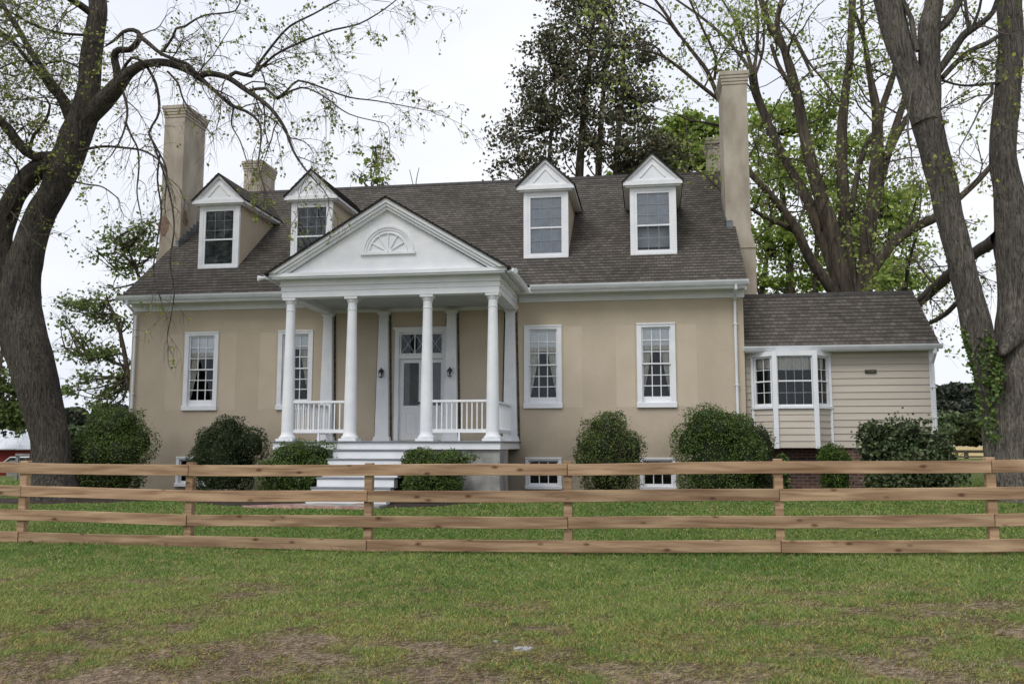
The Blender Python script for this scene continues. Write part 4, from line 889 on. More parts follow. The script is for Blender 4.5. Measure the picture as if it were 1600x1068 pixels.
T.limb(Lp([(255, 80, 5), (270, 58, 4.5), (275, 45, 4), (288, 42, 4), (297, 36, 3.5), (320, 24, 3), (368, 17, 2.5), (375, -5, 2)], YT-.6, YT-1), 7, 0, .15, spawn=dict(sp, L=.8))
T.limb(Lp([(186, 120, 6), (205, 91, 5), (225, 97, 4), (250, 105, 4)], YT-.2, YT-.8), 7, 0, .15)
for pp in ([(230, 105, 5), (243, 130, 5), (249, 165, 4.5), (245, 185, 4), (233, 207, 4), (245, 232, 3.5), (260, 265, 3), (258, 310, 2)],
           [(193, 145, 5), (199, 172, 4), (195, 200, 3.5), (185, 225, 3), (172, 245, 2)], [(196, 190, 4), (205, 212, 3.5), (215, 232, 3), (217, 262, 3), (214, 300, 2.4), (220, 335, 2)],
           [(125, 235, 5), (160, 229, 4.5), (195, 231, 4), (225, 236, 4), (250, 252, 3), (262, 275, 2)], [(262, 112, 4), (278, 130, 3.5), (285, 152, 3), (296, 170, 2.5), (318, 195, 2)],
           [(110, 282, 4), (135, 288, 3), (160, 292, 2.6), (185, 310, 2)], [(365, 170, 3), (362, 195, 2.6), (375, 220, 2.2), (385, 250, 1.8)], [(250, 240, 3.2), (246, 280, 3), (252, 330, 3), (245, 380, 2.6), (240, 425, 2.2), (252, 470, 2)],
           [(236, 215, 3), (262, 290, 3), (272, 350, 2.6), (266, 410, 2.4), (272, 460, 2.2), (262, 520, 1.8)], [(395, 135, 3), (402, 160, 2.6), (410, 178, 2.2)]):
    T.limb(Lp(pp, YT-.3, YT-1.3), 6, 0, .15, spawn=dict(spd, every=.42, L=.7, lvl=1))
T.wood.build('trunk', 'bark', tree_l, smooth=True, loc=(-tree_l.location.x, -YT, 0))
T.twig.build('twigs', 'twig', tree_l, loc=(-tree_l.location.x, -YT, 0))
def fl(Tp, g):
    x, y = inpx(Tp); return g.random(len(Tp)) < np.where(x < 170, .60, np.where((y > 130) & (x < 360), .13, .22))
P_ = T.leaf_pts(3, .04, 1, fl)
lo = leaves_mesh('leaves', P_, .055, mixcols(len(P_), YOUNG, 3), 'leaf', tree_l, seed=5, aspect=1.3); lo.location = (-tree_l.location.x, -YT, 0)
print('left tree twigs', len(T.twig.f), 'leaves', len(P_))

# --- the big forked tree at the right
T = Tree(23); YT = 19.3
bx = at(1600, 770, YT).x; tree_r = empty('forked_tree', (bx, YT, 0)); tag(tree_r, 'huge grey forked tree at the right edge with ivy on its leaning stem', 'tree')
def Lq(pts, Y0=YT, Y1=None): return limb_px(pts, Y0, YT if Y1 is None else Y1)
T.limb([(at(1612, 795, YT), 1.45)]+Lq([(1608, 770, 138), (1606, 735, 122), (1605, 690, 118), (1604, 640, 116), (1600, 590, 112), (1598, 540, 88), (1594, 490, 74), (1590, 430, 66), (1584, 370, 62), (1578, 310, 52), (1568, 250, 44), (1568, 200, 42), (1574, 140, 42), (1580, 70, 40), (1577, 0, 40), (1585, -80, 34), (1600, -220, 26), (1625, -380, 15), (1640, -520, 5)]), sides=36, bump=.14, step=.10)
T.limb(Lq([(1568, 760, 50), (1556, 690, 44), (1552, 640, 40), (1542, 590, 42), (1530, 530, 50), (1516, 470, 46), (1500, 400, 45), (1484, 340, 44), (1474, 290, 46), (1458, 230, 46), (1447, 185, 50), (1446, 160, 36), (1445, 140, 14), (1445, 130, 2)], YT-.15, YT-.4), sides=32, bump=.12, step=.10)
T.limb(Lq([(1446, 190, 44), (1428, 140, 40), (1412, 90, 38), (1396, 40, 42), (1386, -10, 46), (1370, -80, 36), (1345, -220, 24), (1325, -360, 14), (1318, -480, 5)], YT-.4, YT-.5), sides=24, bump=.14, step=.12, spawn=dict(every=.8, L=2., lvl=2, droop=0, t0=.5))
T.limb(Lq([(1450, 190, 40), (1452, 140, 38), (1452, 90, 34), (1452, 40, 36), (1460, 0, 30), (1465, -70, 26), (1480, -200, 20), (1500, -340, 12), (1510, -450, 5)], YT-.4, YT-.2), sides=24, bump=.14, step=.12, spawn=dict(every=.8, L=2., lvl=2, droop=0, t0=.5))
T.limb(Lq([(1590, 400, 36), (1612, 320, 36), (1630, 250, 34), (1660, 150, 30), (1690, 20, 22), (1730, -140, 12), (1750, -260, 4)], YT, YT+.5), sides=20, bump=.14, step=.12, spawn=dict(every=.8, L=2., lvl=2, droop=0, t0=.5))
T.limb(Lq([(1592, 515, 50), (1578, 532, 34), (1570, 546, 20), (1567, 554, 8)], YT-.3, YT-.6), sides=16, bump=.3, step=.08)      # burl at the fork
spr = dict(every=.5, L=1.3, lvl=2, droop=.10, t0=.15)
T.limb(Lq([(1462, 118, 12), (1485, 85, 14), (1502, 60, 13), (1512, 50, 14), (1535, 35, 11), (1552, 18, 9), (1562, -15, 7)], YT-.3, YT-.8), 10, .1, spawn=spr)
T.limb(Lq([(1472, 122, 9), (1492, 100, 9), (1515, 80, 9), (1542, 68, 9), (1562, 55, 7)], YT-.3, YT-.2), 9, .1, spawn=spr)
T.limb(Lq([(1464, 48, 14), (1478, 35, 15), (1492, 15, 14), (1505, -10, 12)], YT-.3, YT), 9, .1, spawn=spr)
T.limb(Lq([(1514, 48, 7), (1510, 20, 6), (1506, -20, 5)], YT-.6, YT-.8), 7, spawn=spr); T.limb(Lq([(1518, 46, 6), (1530, 15, 5), (1536, -20, 4)], YT-.6, YT-1), 7, spawn=spr)
T.limb(Lq([(1434, 80, 9), (1428, 60, 10), (1424, 30, 9), (1410, 0, 10), (1405, -30, 8)], YT-.6, YT-.5), 8, .2)
T.limb(Lq([(1472, 125, 5), (1490, 131, 4), (1510, 134, 4), (1535, 132, 5), (1560, 130, 6)], YT-.5, YT-.1), 7, .1, spawn=spr)
T.limb(Lq([(1550, 132, 5), (1549, 148, 6), (1535, 162, 4), (1522, 190, 3), (1500, 230, 2)], YT-.5, YT-1.4), 6, .1, spawn=spr)
T.limb(Lq([(1560, 290, 5), (1550, 220, 3), (1572, 200, 3.5), (1588, 205, 3), (1590, 190, 2.5)][1:], YT-.7, YT-.8), 6, spawn=spr)
T.limb(Lq([(1425, 135, 5), (1418, 200, 3.5), (1424, 235, 3)], YT-.6, YT-.9), 6, spawn=dict(spr, droop=.35, L=.8))
T.limb(Lq([(1562, 372, 30), (1545, 382, 22), (1522, 396, 21), (1500, 415, 21), (1480, 432, 20), (1455, 455, 18), (1430, 476, 15)], YT, YT+6.5), 14, .12, .12, spawn=dict(spr, t0=.4))
T.limb(Lq([(1520, 455, 10), (1500, 468, 9), (1480, 488, 9), (1462, 500, 8), (1445, 508, 6)], YT, YT+5), 9, .1, .12)
T.wood.build('trunk', 'bark_grey', tree_r, smooth=True, loc=(-bx, -YT, 0)); T.twig.build('twigs', 'twig', tree_r, loc=(-bx, -YT, 0))
P_ = T.leaf_pts(4, .06, .22)
lo = leaves_mesh('leaves', P_, .062, mixcols(len(P_), YOUNG, 4), 'leaf', tree_r, seed=6, aspect=1.3); lo.location = (-bx, -YT, 0)
# ivy on the leaning stem
g = np.random.default_rng(5); iv = []
for (x0, y0, x1, y1, wd, n) in ((1505, 515, 1534, 640, 7, 520), (1545, 525, 1560, 620, 11, 620), (1531, 530, 1540, 600, 5, 180), (1530, 640, 1556, 690, 12, 260), (1540, 585, 1556, 660, 8, 260), (1557, 560, 1566, 590, 8, 180)):
    for _ in range(int(n*.38)):
        t = g.random(); x = x0+(x1-x0)*t+g.normal()*wd*.45; y = y0+(y1-y0)*t+g.normal()*5; p_ = at(x, y, YT-.15-.33-g.random()*.08); iv.append(tuple(p_))
iv = np.array(iv); ivo = leaves_mesh('ivy', iv, .068, mixcols(len(iv), [(.09, .15, .035), (.055, .10, .025), (.15, .19, .05)], 8), 'leaf_matt', seed=9, aspect=1.1)
tag(ivo, 'green ivy climbing the leaning stem of the forked tree', 'ivy')

# --- many-stemmed maple behind the wing
T = Tree(31); YT = 28.0; bx = at(1335, 460, YT).x
maple = empty('maple_tree', (bx, YT, 0)); tag(maple, 'spreading many-stemmed maple rising behind the siding-clad wing', 'tree')
def Lm(pts, Y0=YT, Y1=YT+1): return limb_px(pts, Y0, Y1)
ms = dict(every=.85, L=1.9, kids=(2, 4), lvl=2, droop=.0, t0=.15, up=.3, rmax=.03)
T.limb([(Vector((bx, YT, -.3)), 1.15), (Vector((bx, YT, 1.0)), .95), (Vector((bx, YT, 3)), .90), (at(1335, 470, YT), .95), (at(1335, 478, YT), .9)], 24, .12, .25)
for pts_, dy, s_ in (
    ([(1310, 470, 22), (1298, 450, 19), (1264, 401, 17), (1247, 363, 15), (1229, 335, 13), (1195, 294, 11), (1167, 262, 10), (1148, 205, 9), (1122, 150, 9)], -1, 1),
    ([(1244, 363, 9), (1220, 350, 8), (1195, 339, 7), (1170, 325, 6), (1140, 320, 4)], -2, 1),
    ([(1322, 470, 26), (1306, 425, 24), (1281, 360, 21), (1260, 308, 17), (1236, 266, 15), (1212, 221, 14), (1195, 180, 13), (1181, 145, 14), (1176, 118, 14)], 1, 1),
    ([(1176, 118, 7), (1163, 96, 6), (1138, 65, 5), (1120, 47, 5), (1093, 25, 4), (1050, -5, 3)], 1, 1),
    ([(1177, 116, 6), (1168, 85, 6), (1158, 52, 5), (1142, 22, 4), (1122, -10, 3)], 1, 1), ([(1178, 116, 6), (1182, 80, 5), (1184, 40, 5), (1180, -10, 4)], 1, 1), ([(1180, 118, 5), (1192, 80, 4), (1194, 40, 4), (1200, -10, 3)], 1, 1),
    ([(1122, 152, 7), (1105, 112, 7), (1085, 85, 6), (1062, 55, 5), (1040, 22, 5), (1020, -5, 4)], -1, 1), ([(1116, 125, 5), (1118, 90, 4), (1098, 45, 4), (1075, -5, 3)], -1, 1),
    ([(1128, 160, 7), (1090, 130, 6), (1060, 105, 5), (1030, 85, 4), (1000, 78, 3)], -1, 1), ([(1040, 92, 4), (1020, 70, 3), (995, 75, 2)], -1, 1), ([(1062, 57, 4), (1030, 20, 3), (990, 0, 2.5)], -1, 1), ([(1138, 200, 5), (1105, 192, 4), (1078, 188, 3), (1060, 180, 2)], -2, 1),
    ([(1328, 475, 30), (1316, 430, 28), (1298, 356, 27), (1274, 280, 22), (1256, 207, 18), (1246, 150, 16), (1234, 105, 15), (1222, 72, 10), (1205, 45, 10), (1192, 10, 9), (1185, -20, 8)], 0, 1),
    ([(1236, 112, 10), (1228, 80, 9), (1214, 40, 9), (1222, 0, 8)], 0, 1), ([(1248, 160, 10), (1232, 130, 8), (1215, 100, 7), (1205, 70, 6)], 0, 1),
    ([(1334, 475, 26), (1330, 446, 23), (1320, 342, 21), (1315, 232, 18), (1320, 152, 15), (1327, 100, 13), (1330, 50, 12), (1333, -20, 11)], 1, 1),
    ([(1346, 475, 30), (1352, 440, 27), (1357, 360, 26), (1367, 294, 23), (1371, 221, 20), (1369, 169, 15), (1360, 120, 9), (1352, 70, 8), (1336, 20, 6)], 0, 1),
    ([(1371, 215, 12), (1378, 170, 12), (1390, 135, 11), (1400, 95, 9), (1398, 50, 7)], 0, 1), ([(1366, 320, 18), (1384, 250, 15), (1402, 190, 12), (1414, 150, 10), (1422, 90, 8)], 1, 1), ([(1385, 245, 12), (1405, 205, 11), (1428, 165, 9), (1440, 120, 7)], 1, 1),
    ([(1330, 330, 10), (1338, 280, 10), (1350, 235, 9), (1368, 205, 8)], 1, 0), ([(1370, 190, 9), (1362, 150, 8), (1350, 60, 6), (1345, -10, 5)], 0, 1),
    ([(1345, 470, 26), (1360, 430, 19), (1378, 400, 18), (1400, 376, 17), (1430, 355, 16), (1465, 338, 15), (1500, 308, 11), (1530, 280, 10), (1556, 250, 8)], 0, 1),
    ([(1405, 375, 7), (1422, 345, 6), (1428, 325, 4)], 0, 1), ([(1415, 460, 7), (1417, 430, 6), (1424, 395, 5), (1432, 370, 4)], -2, 1), ([(1424, 395, 4), (1440, 420, 4), (1455, 440, 4)], -2, 1), ([(1322, 420, 12), (1310, 440, 9), (1318, 400, 6)], 0, 0),
    ([(1240, 55, 6), (1262, 95, 4), (1290, 130, 3), (1312, 160, 3)], -.5, 1), ([(1270, 120, 5), (1240, 60, 4), (1210, 20, 3)], 2, 1)):
    T.limb(Lm(pts_, YT, YT+dy), 12 if pts_[0][2] > 12 else 7, .08, .22, spawn=ms if s_ else None)
T.wood.build('trunk', 'bark_dark', maple, smooth=True, loc=(-bx, -YT, 0)); T.twig.build('twigs', 'twig', maple, loc=(-bx, -YT, 0))
P_ = T.leaf_pts(5, .13, .52)
lo = leaves_mesh('leaves', P_, .088, mixcols(len(P_), [(.30, .38, .085), (.24, .32, .07), (.38, .41, .12), (.17, .24, .05)], 5), 'leaf', maple, seed=7, aspect=1.3); lo.location = (-bx, -YT, 0)
print('maple twigs', len(T.twig.f), 'leaves', len(P_))

# --- leafy trees made of trunk, limbs and clumped leaves
def clump_tree(name, label, base_px, YT, blobs, pal, leaf, n, trunks, group=None, bark='bark_dark', seed=1, sub=.35, mat='leaf', dens=1., limbs=True, twigL=0):
    """blobs: (px, py, rx px, ry px); trunks: lists of (px,py,w px)"""
    g = np.random.default_rng(seed); k = ppm(YT); b0 = at(base_px, 700, YT)
    o = empty(name, (b0.x, YT, 0)); tag(o, label, 'tree', group)
    t = Tree(seed); gz0 = gz(b0.x, YT)-.3; ends = []
    for tr_ in trunks:
        P0 = limb_px(tr_, YT, YT); t.limb(P0, 10, .08, .3); ends += [p for p, r_ in P0[len(P0)//3:]]
    pts_ = []; area = sum(b[2]*b[3] for b in blobs)
    for (x, y, rx, ry) in blobs:
        c_ = at(x, y, YT+g.uniform(-.3, .3)); Rx, Rz = rx/k, ry/k; Ry = (Rx+Rz)/2
        m = int(n*rx*ry/area); ncl = max(4, int(m/45))
        cc = g.normal(size=(ncl, 3)); cc /= np.linalg.norm(cc, axis=1)[:, None]; cc *= (g.random(ncl)**.45)[:, None]; cc = cc*np.array([Rx, Ry, Rz])+np.array(c_)
        w_ = g.random(ncl)**1.5+.1; w_ /= w_.sum(); idx_ = g.choice(ncl, m, p=w_); q = g.normal(size=(m, 3))*sub*np.array([1, 1, .6])*g.uniform(.5, 1.2, ncl)[idx_][:, None]
        pts_.append(cc[idx_]+q)
        if limbs and ends:
            for j in range(min(ncl, 12)):
                e_ = Vector(cc[j]); s_ = min(ends, key=lambda p: (p-e_).length+max(0, p.z-e_.z)*2); mid_ = (s_+e_)/2+Vector((g.normal()*.2, g.normal()*.2, g.normal()*.2-.1*(e_-s_).length))
                t.limb([(s_, .035), (mid_, .026), (e_, .010)], 5, 0, .4, spawn=dict(every=.5, L=twigL, lvl=1, droop=0, t0=.3) if twigL else None)
    tr = t.wood.build('trunk', bark, o, smooth=True, loc=(-b0.x, -YT, 0))
    if t.twig.v: t.twig.build('twigs', 'twig', o, loc=(-b0.x, -YT, 0))
    pts_ = np.concatenate(pts_); pts_ = pts_[pts_[:, 2] > .3]
    lv = leaves_mesh('crown', pts_, leaf, mixcols(len(pts_), pal, seed+1, .25), mat, o, seed=seed+2, aspect=1.5); lv.location = (-b0.x, -YT, 0); return o
YM = 34
clump_tree('magnolia_tree', 'tall dark bronze-green evergreen tree standing behind the main roof', 900, YM,
    [(905, 20, 60, 50), (950, 10, 40, 30), (860, 75, 40, 35), (930, 80, 70, 50), (990, 70, 40, 45), (870, 130, 60, 45), (950, 150, 75, 50), (845, 190, 55, 40), (920, 210, 75, 45), (1000, 160, 40, 45), (1020, 220, 35, 40), (980, 240, 60, 40), (800, 225, 35, 22), (850, 250, 60, 35), (785, 262, 22, 14), (775, 195, 12, 8), (1045, 250, 30, 30), (830, 130, 25, 12), (888, -30, 50, 40), (840, 165, 30, 25)],
    [(.10, .11, .065), (.13, .115, .075), (.065, .078, .046), (.17, .135, .085), (.12, .14, .07)], .108, 18500,
    [[(905, 700, 26), (900, 450, 22), (905, 280, 14), (912, 180, 10), (925, 60, 6), (930, 0, 4)], [(935, 700, 18), (938, 400, 16), (935, 280, 11), (940, 180, 8), (950, 60, 5)], [(968, 700, 18), (965, 400, 16), (962, 270, 10), (972, 150, 8), (975, 60, 5)], [(850, 500, 10), (855, 300, 7), (862, 200, 5), (868, 120, 3)]], seed=41, sub=.36, mat='leaf_matt')
BG = [(.22, .31, .06), (.28, .38, .075), (.35, .42, .10), (.15, .23, .05)]
clump_tree('leafy_tree', 'bright green leafy tree between the dark evergreen and the right chimney', 1060, 40,
    [(1060, 215, 38, 28), (1085, 240, 45, 28), (1030, 250, 38, 25), (1115, 255, 30, 28), (1120, 205, 20, 20), (1075, 190, 20, 16), (1000, 270, 40, 15)], BG, .17, 7000, [[(1075, 700, 16), (1072, 400, 13), (1070, 260, 8), (1068, 200, 5)]], 'green trees behind the house', seed=43)
clump_tree('leafy_tree', 'dense green leafy tree just right of the tall right chimney', 1230, 42,
    [(1215, 170, 50, 40), (1260, 230, 60, 50), (1205, 260, 50, 60), (1280, 170, 40, 45), (1230, 330, 65, 50), (1290, 290, 40, 60), (1200, 390, 40, 50), (1270, 400, 60, 50), (1240, 440, 70, 30), (1190, 440, 30, 30), (1175, 200, 20, 40), (1300, 130, 30, 20)], BG, .14, 10500,
    [[(1240, 700, 18), (1236, 460, 14), (1225, 330, 10), (1215, 210, 5)], [(1190, 700, 12), (1190, 480, 10), (1198, 400, 7), (1205, 330, 4)], [(1270, 600, 12), (1275, 420, 9), (1280, 300, 5)]], 'green trees behind the house', seed=47)
clump_tree('leafy_tree', 'loose green leafy tree seen between the maple stems and the forked tree', 1370, 40,
    [(1405, 310, 30, 35), (1385, 350, 35, 40), (1420, 380, 20, 30), (1340, 330, 40, 60), (1330, 400, 40, 50), (1390, 425, 30, 25), (1340, 240, 30, 40), (1430, 300, 15, 18)], BG, .15, 4800,
    [[(1385, 700, 14), (1385, 450, 10), (1392, 340, 5)]], 'green trees behind the house', seed=53)
clump_tree('small_tree', 'low leafy treetop just showing over the right end of the wing roof', 1410, 38,
    [(1400, 446, 35, 14), (1440, 440, 16, 14), (1385, 430, 16, 14), (1410, 420, 14, 10)], BG, .13, 900, [[(1410, 700, 10), (1410, 500, 8), (1412, 430, 4)]], seed=59)
clump_tree('young_tree', 'young leafy tree between the leaning trunk and the left corner of the house', 200, 25,
    [(175, 368, 28, 18), (215, 362, 26, 18), (232, 390, 24, 18), (190, 395, 24, 16), (152, 398, 18, 9), (205, 420, 30, 16), (225, 350, 15, 12), (100, 470, 26, 15), (130, 480, 30, 16), (150, 500, 28, 16), (165, 460, 24, 12), (92, 500, 14, 12), (185, 500, 20, 16), (125, 530, 22, 12), (120, 555, 20, 14), (150, 560, 24, 18), (175, 540, 22, 16), (140, 590, 26, 16), (170, 605, 26, 16), (120, 610, 18, 16), (190, 580, 18, 18), (155, 635, 36, 14)],
    [(.19, .26, .075), (.14, .20, .06), (.25, .30, .10), (.10, .15, .05)], .080, 4300,
    [[(215, 760, 13), (212, 640, 12), (200, 590, 10), (196, 560, 8), (188, 520, 6), (178, 490, 5), (168, 470, 3)], [(196, 572, 6), (175, 565, 5), (160, 558, 4), (140, 560, 2)], [(228, 470, 6), (220, 440, 6), (210, 415, 5), (200, 390, 3), (185, 370, 2)], [(214, 610, 8), (222, 540, 7), (226, 480, 6)]], seed=61, sub=.25, twigL=.5)
clump_tree('thin_tree', 'thin treetop with a few leaves showing above the ridge of the main roof', 582, 34,
    [(585, 262, 14, 18), (600, 282, 14, 8), (560, 275, 14, 8), (586, 235, 6, 10)], BG, .16, 110, [[(585, 700, 3), (582, 400, 2.5), (580, 300, 2), (586, 260, 1.4), (587, 230, .8)], [(580, 296, 1.6), (562, 278, 1.6), (550, 268, 1.2)], [(652, 310, 1.5), (650, 285, 1.4), (655, 262, 1)], [(648, 300, 1.4), (640, 265, 1)]], seed=67, sub=.2, twigL=.6)
clump_tree('edge_tree', 'green tree in the distance left of the leaning trunk', -10, 60,
    [(0, 600, 30, 25), (15, 640, 30, 25), (-20, 560, 30, 30), (30, 660, 20, 20), (-15, 660, 30, 30)], [(.10, .14, .035), (.07, .10, .028), (.14, .17, .05)], .22, 5000,
    [[(-12, 740, 10), (-8, 640, 9), (2, 560, 6), (10, 510, 4), (18, 480, 2)]], seed=71, twigL=1.2)

# --- far wood, field fence, barn
def wood_mass(name, segs, Y0, pal, n, leaf, seed):
    g = np.random.default_rng(seed); P_ = []
    for (x0, x1, ytop, ybot) in segs:
        a, b = at(x0, ytop, Y0), at(x1, ytop, Y0); zb = at(x0, ybot, Y0).z; m = max(2, int(abs(b.x-a.x)/(1.7 if -100 < x0 < 1500 else 3.4))); per = int(n/len(segs)/m*(1 if -100 < x0 < 1500 else 1.3))
        for i in range(m+1):
            cx_ = a.x+(b.x-a.x)*i/m; h = (a.z-zb)*g.uniform(.93, 1.02)
            for q_ in range(3):
                c_ = np.array([cx_+g.normal()*.9, Y0+g.uniform(-4, 4), zb+h*(.30+.28*q_)]); q = g.normal(size=(per//3, 3)); q /= np.linalg.norm(q, axis=1)[:, None]; q *= (g.random(per//3)**.4)[:, None]
                P_.append(c_+q*np.array([3.6-.5*q_, 2.1-.3*q_, h*.22]))
    P_ = np.concatenate(P_); return leaves_mesh(name, P_, leaf, mixcols(len(P_), pal, seed, .3), 'leaf_matt', seed=seed, aspect=1.4)
far = wood_mass('far_wood', [(1330, 1700, 604, 700), (1700, 2600, 610, 700), (-60, 260, 640, 722), (-700, -60, 636, 722)], 150, [(.035, .048, .034), (.05, .062, .045), (.065, .068, .05)], 300000, .55, 81)  # distance haze is mixed into these leaf colours
tag(far, 'dark wood along the far side of the field', 'wood', kind='stuff')
near_w = wood_mass('field_trees', [(1330, 1700, 648, 700), (1700, 2600, 650, 700), (-60, 260, 668, 724), (-700, -60, 668, 724)], 128, [(.085, .13, .055), (.065, .10, .045), (.115, .155, .07), (.085, .095, .06)], 240000, .45, 83)
tag(near_w, 'lighter green trees along the edge of the straw field', 'wood', kind='stuff')
ff = empty('field_fence', (at(1510, 715, 70).x, 70, 0)); tag(ff, 'low weathered dark rail fence far off at the edge of the straw field', 'fence'); fx0 = ff.location.x
for i in range(12):
    x = -14+i*2.8; zz = gz(fx0+x, 70); MB().box(x-.14, x+.14, -.07, .07, zz-.2, zz+.62).build('post', 'old_rail', ff)
MB().box(-15, 18, -.10, -.071, gz(fx0, 70)+.42, gz(fx0, 70)+.62).build('rail', 'old_rail', ff); MB().box(-15, 18, -.10, -.071, gz(fx0, 70)+.08, gz(fx0, 70)+.20).build('rail', 'old_rail', ff)
by = 62; b0 = at(30, 700, by); bz = gz(b0.x, by)
barn = empty('barn', (b0.x, by, bz)); tag(barn, 'small red barn with a pale tin roof far off at the left edge', 'barn'); zw = at(24, 701, by).z-bz
MB().box(-9, -.25, 0, 8, -.4, zw).build('wall', 'barn_red', barn)
m_ = MB(); rz_ = at(0, 681, by+1).z-bz
m_.prism_x([(-.4, zw-.02), (4, zw+1.9), (4, zw+2.0), (-.4, zw+.08)], -9.2, .05) if False else None
m_.quad((-9.3, -.4, zw), (.1, -.4, zw), (-2.2, 3.5, zw+1.55), (-6, 3.5, zw+1.55)); m_.quad((.1, -.4, zw), (.1, 8.4, zw), (-2.2, 4.5, zw+1.55), (-2.2, 3.5, zw+1.55)); m_.quad((.1, 8.4, zw), (-9.3, 8.4, zw), (-6, 4.5, zw+1.55), (-2.2, 4.5, zw+1.55)); m_.quad((-9.3, 8.4, zw), (-9.3, -.4, zw), (-6, 3.5, zw+1.55), (-6, 4.5, zw+1.55)); m_.quad((-6, 3.5, zw+1.55), (-2.2, 3.5, zw+1.55), (-2.2, 4.5, zw+1.55), (-6, 4.5, zw+1.55))
m_.box(-9.3, .1, -.42, 8.42, zw-.06, zw-.004); m_.build('roof', 'tin', barn)
d_ = MB(); d_.box(-4.6, -2.6, -.04, -.005, .0, zw-.25); d_.build('door', 'barn_red', barn)
sy = 52; s0 = at(28, 716, sy); sz = gz(s0.x, sy); shed = empty('low_shed', (s0.x, sy, sz)); tag(shed, 'low white-roofed lean-to beside the red barn', 'shed'); h_ = s0.z-sz
MB().box(-.75, .55, 0, 1.6, -.3, h_-.12).build('wall', 'grey_rail', shed); MB().prism_y([(-.95, h_-.22), (-.5, h_+.12), (.68, h_+.10), (.68, h_+.06), (-.5, h_+.06), (-.95, h_-.27)][::-1], -.1, 1.7).build('roof', 'tin', shed)
gf = empty('grey_fence', (at(36, 712, 30).x, 30, 0)); tag(gf, 'short grey board fence behind the leaning trunk', 'fence'); zz = at(36, 709.5, 30).z
MB().box(-.3, .55, -.03, .0, zz-.05, zz+.03).build('rail', 'grey_rail', gf); MB().box(-.3, -.2, .002, .09, -.2, zz+.03).build('post', 'grey_rail', gf); MB().box(.4, .5, .002, .09, -.2, zz+.03).build('post', 'grey_rail', gf)

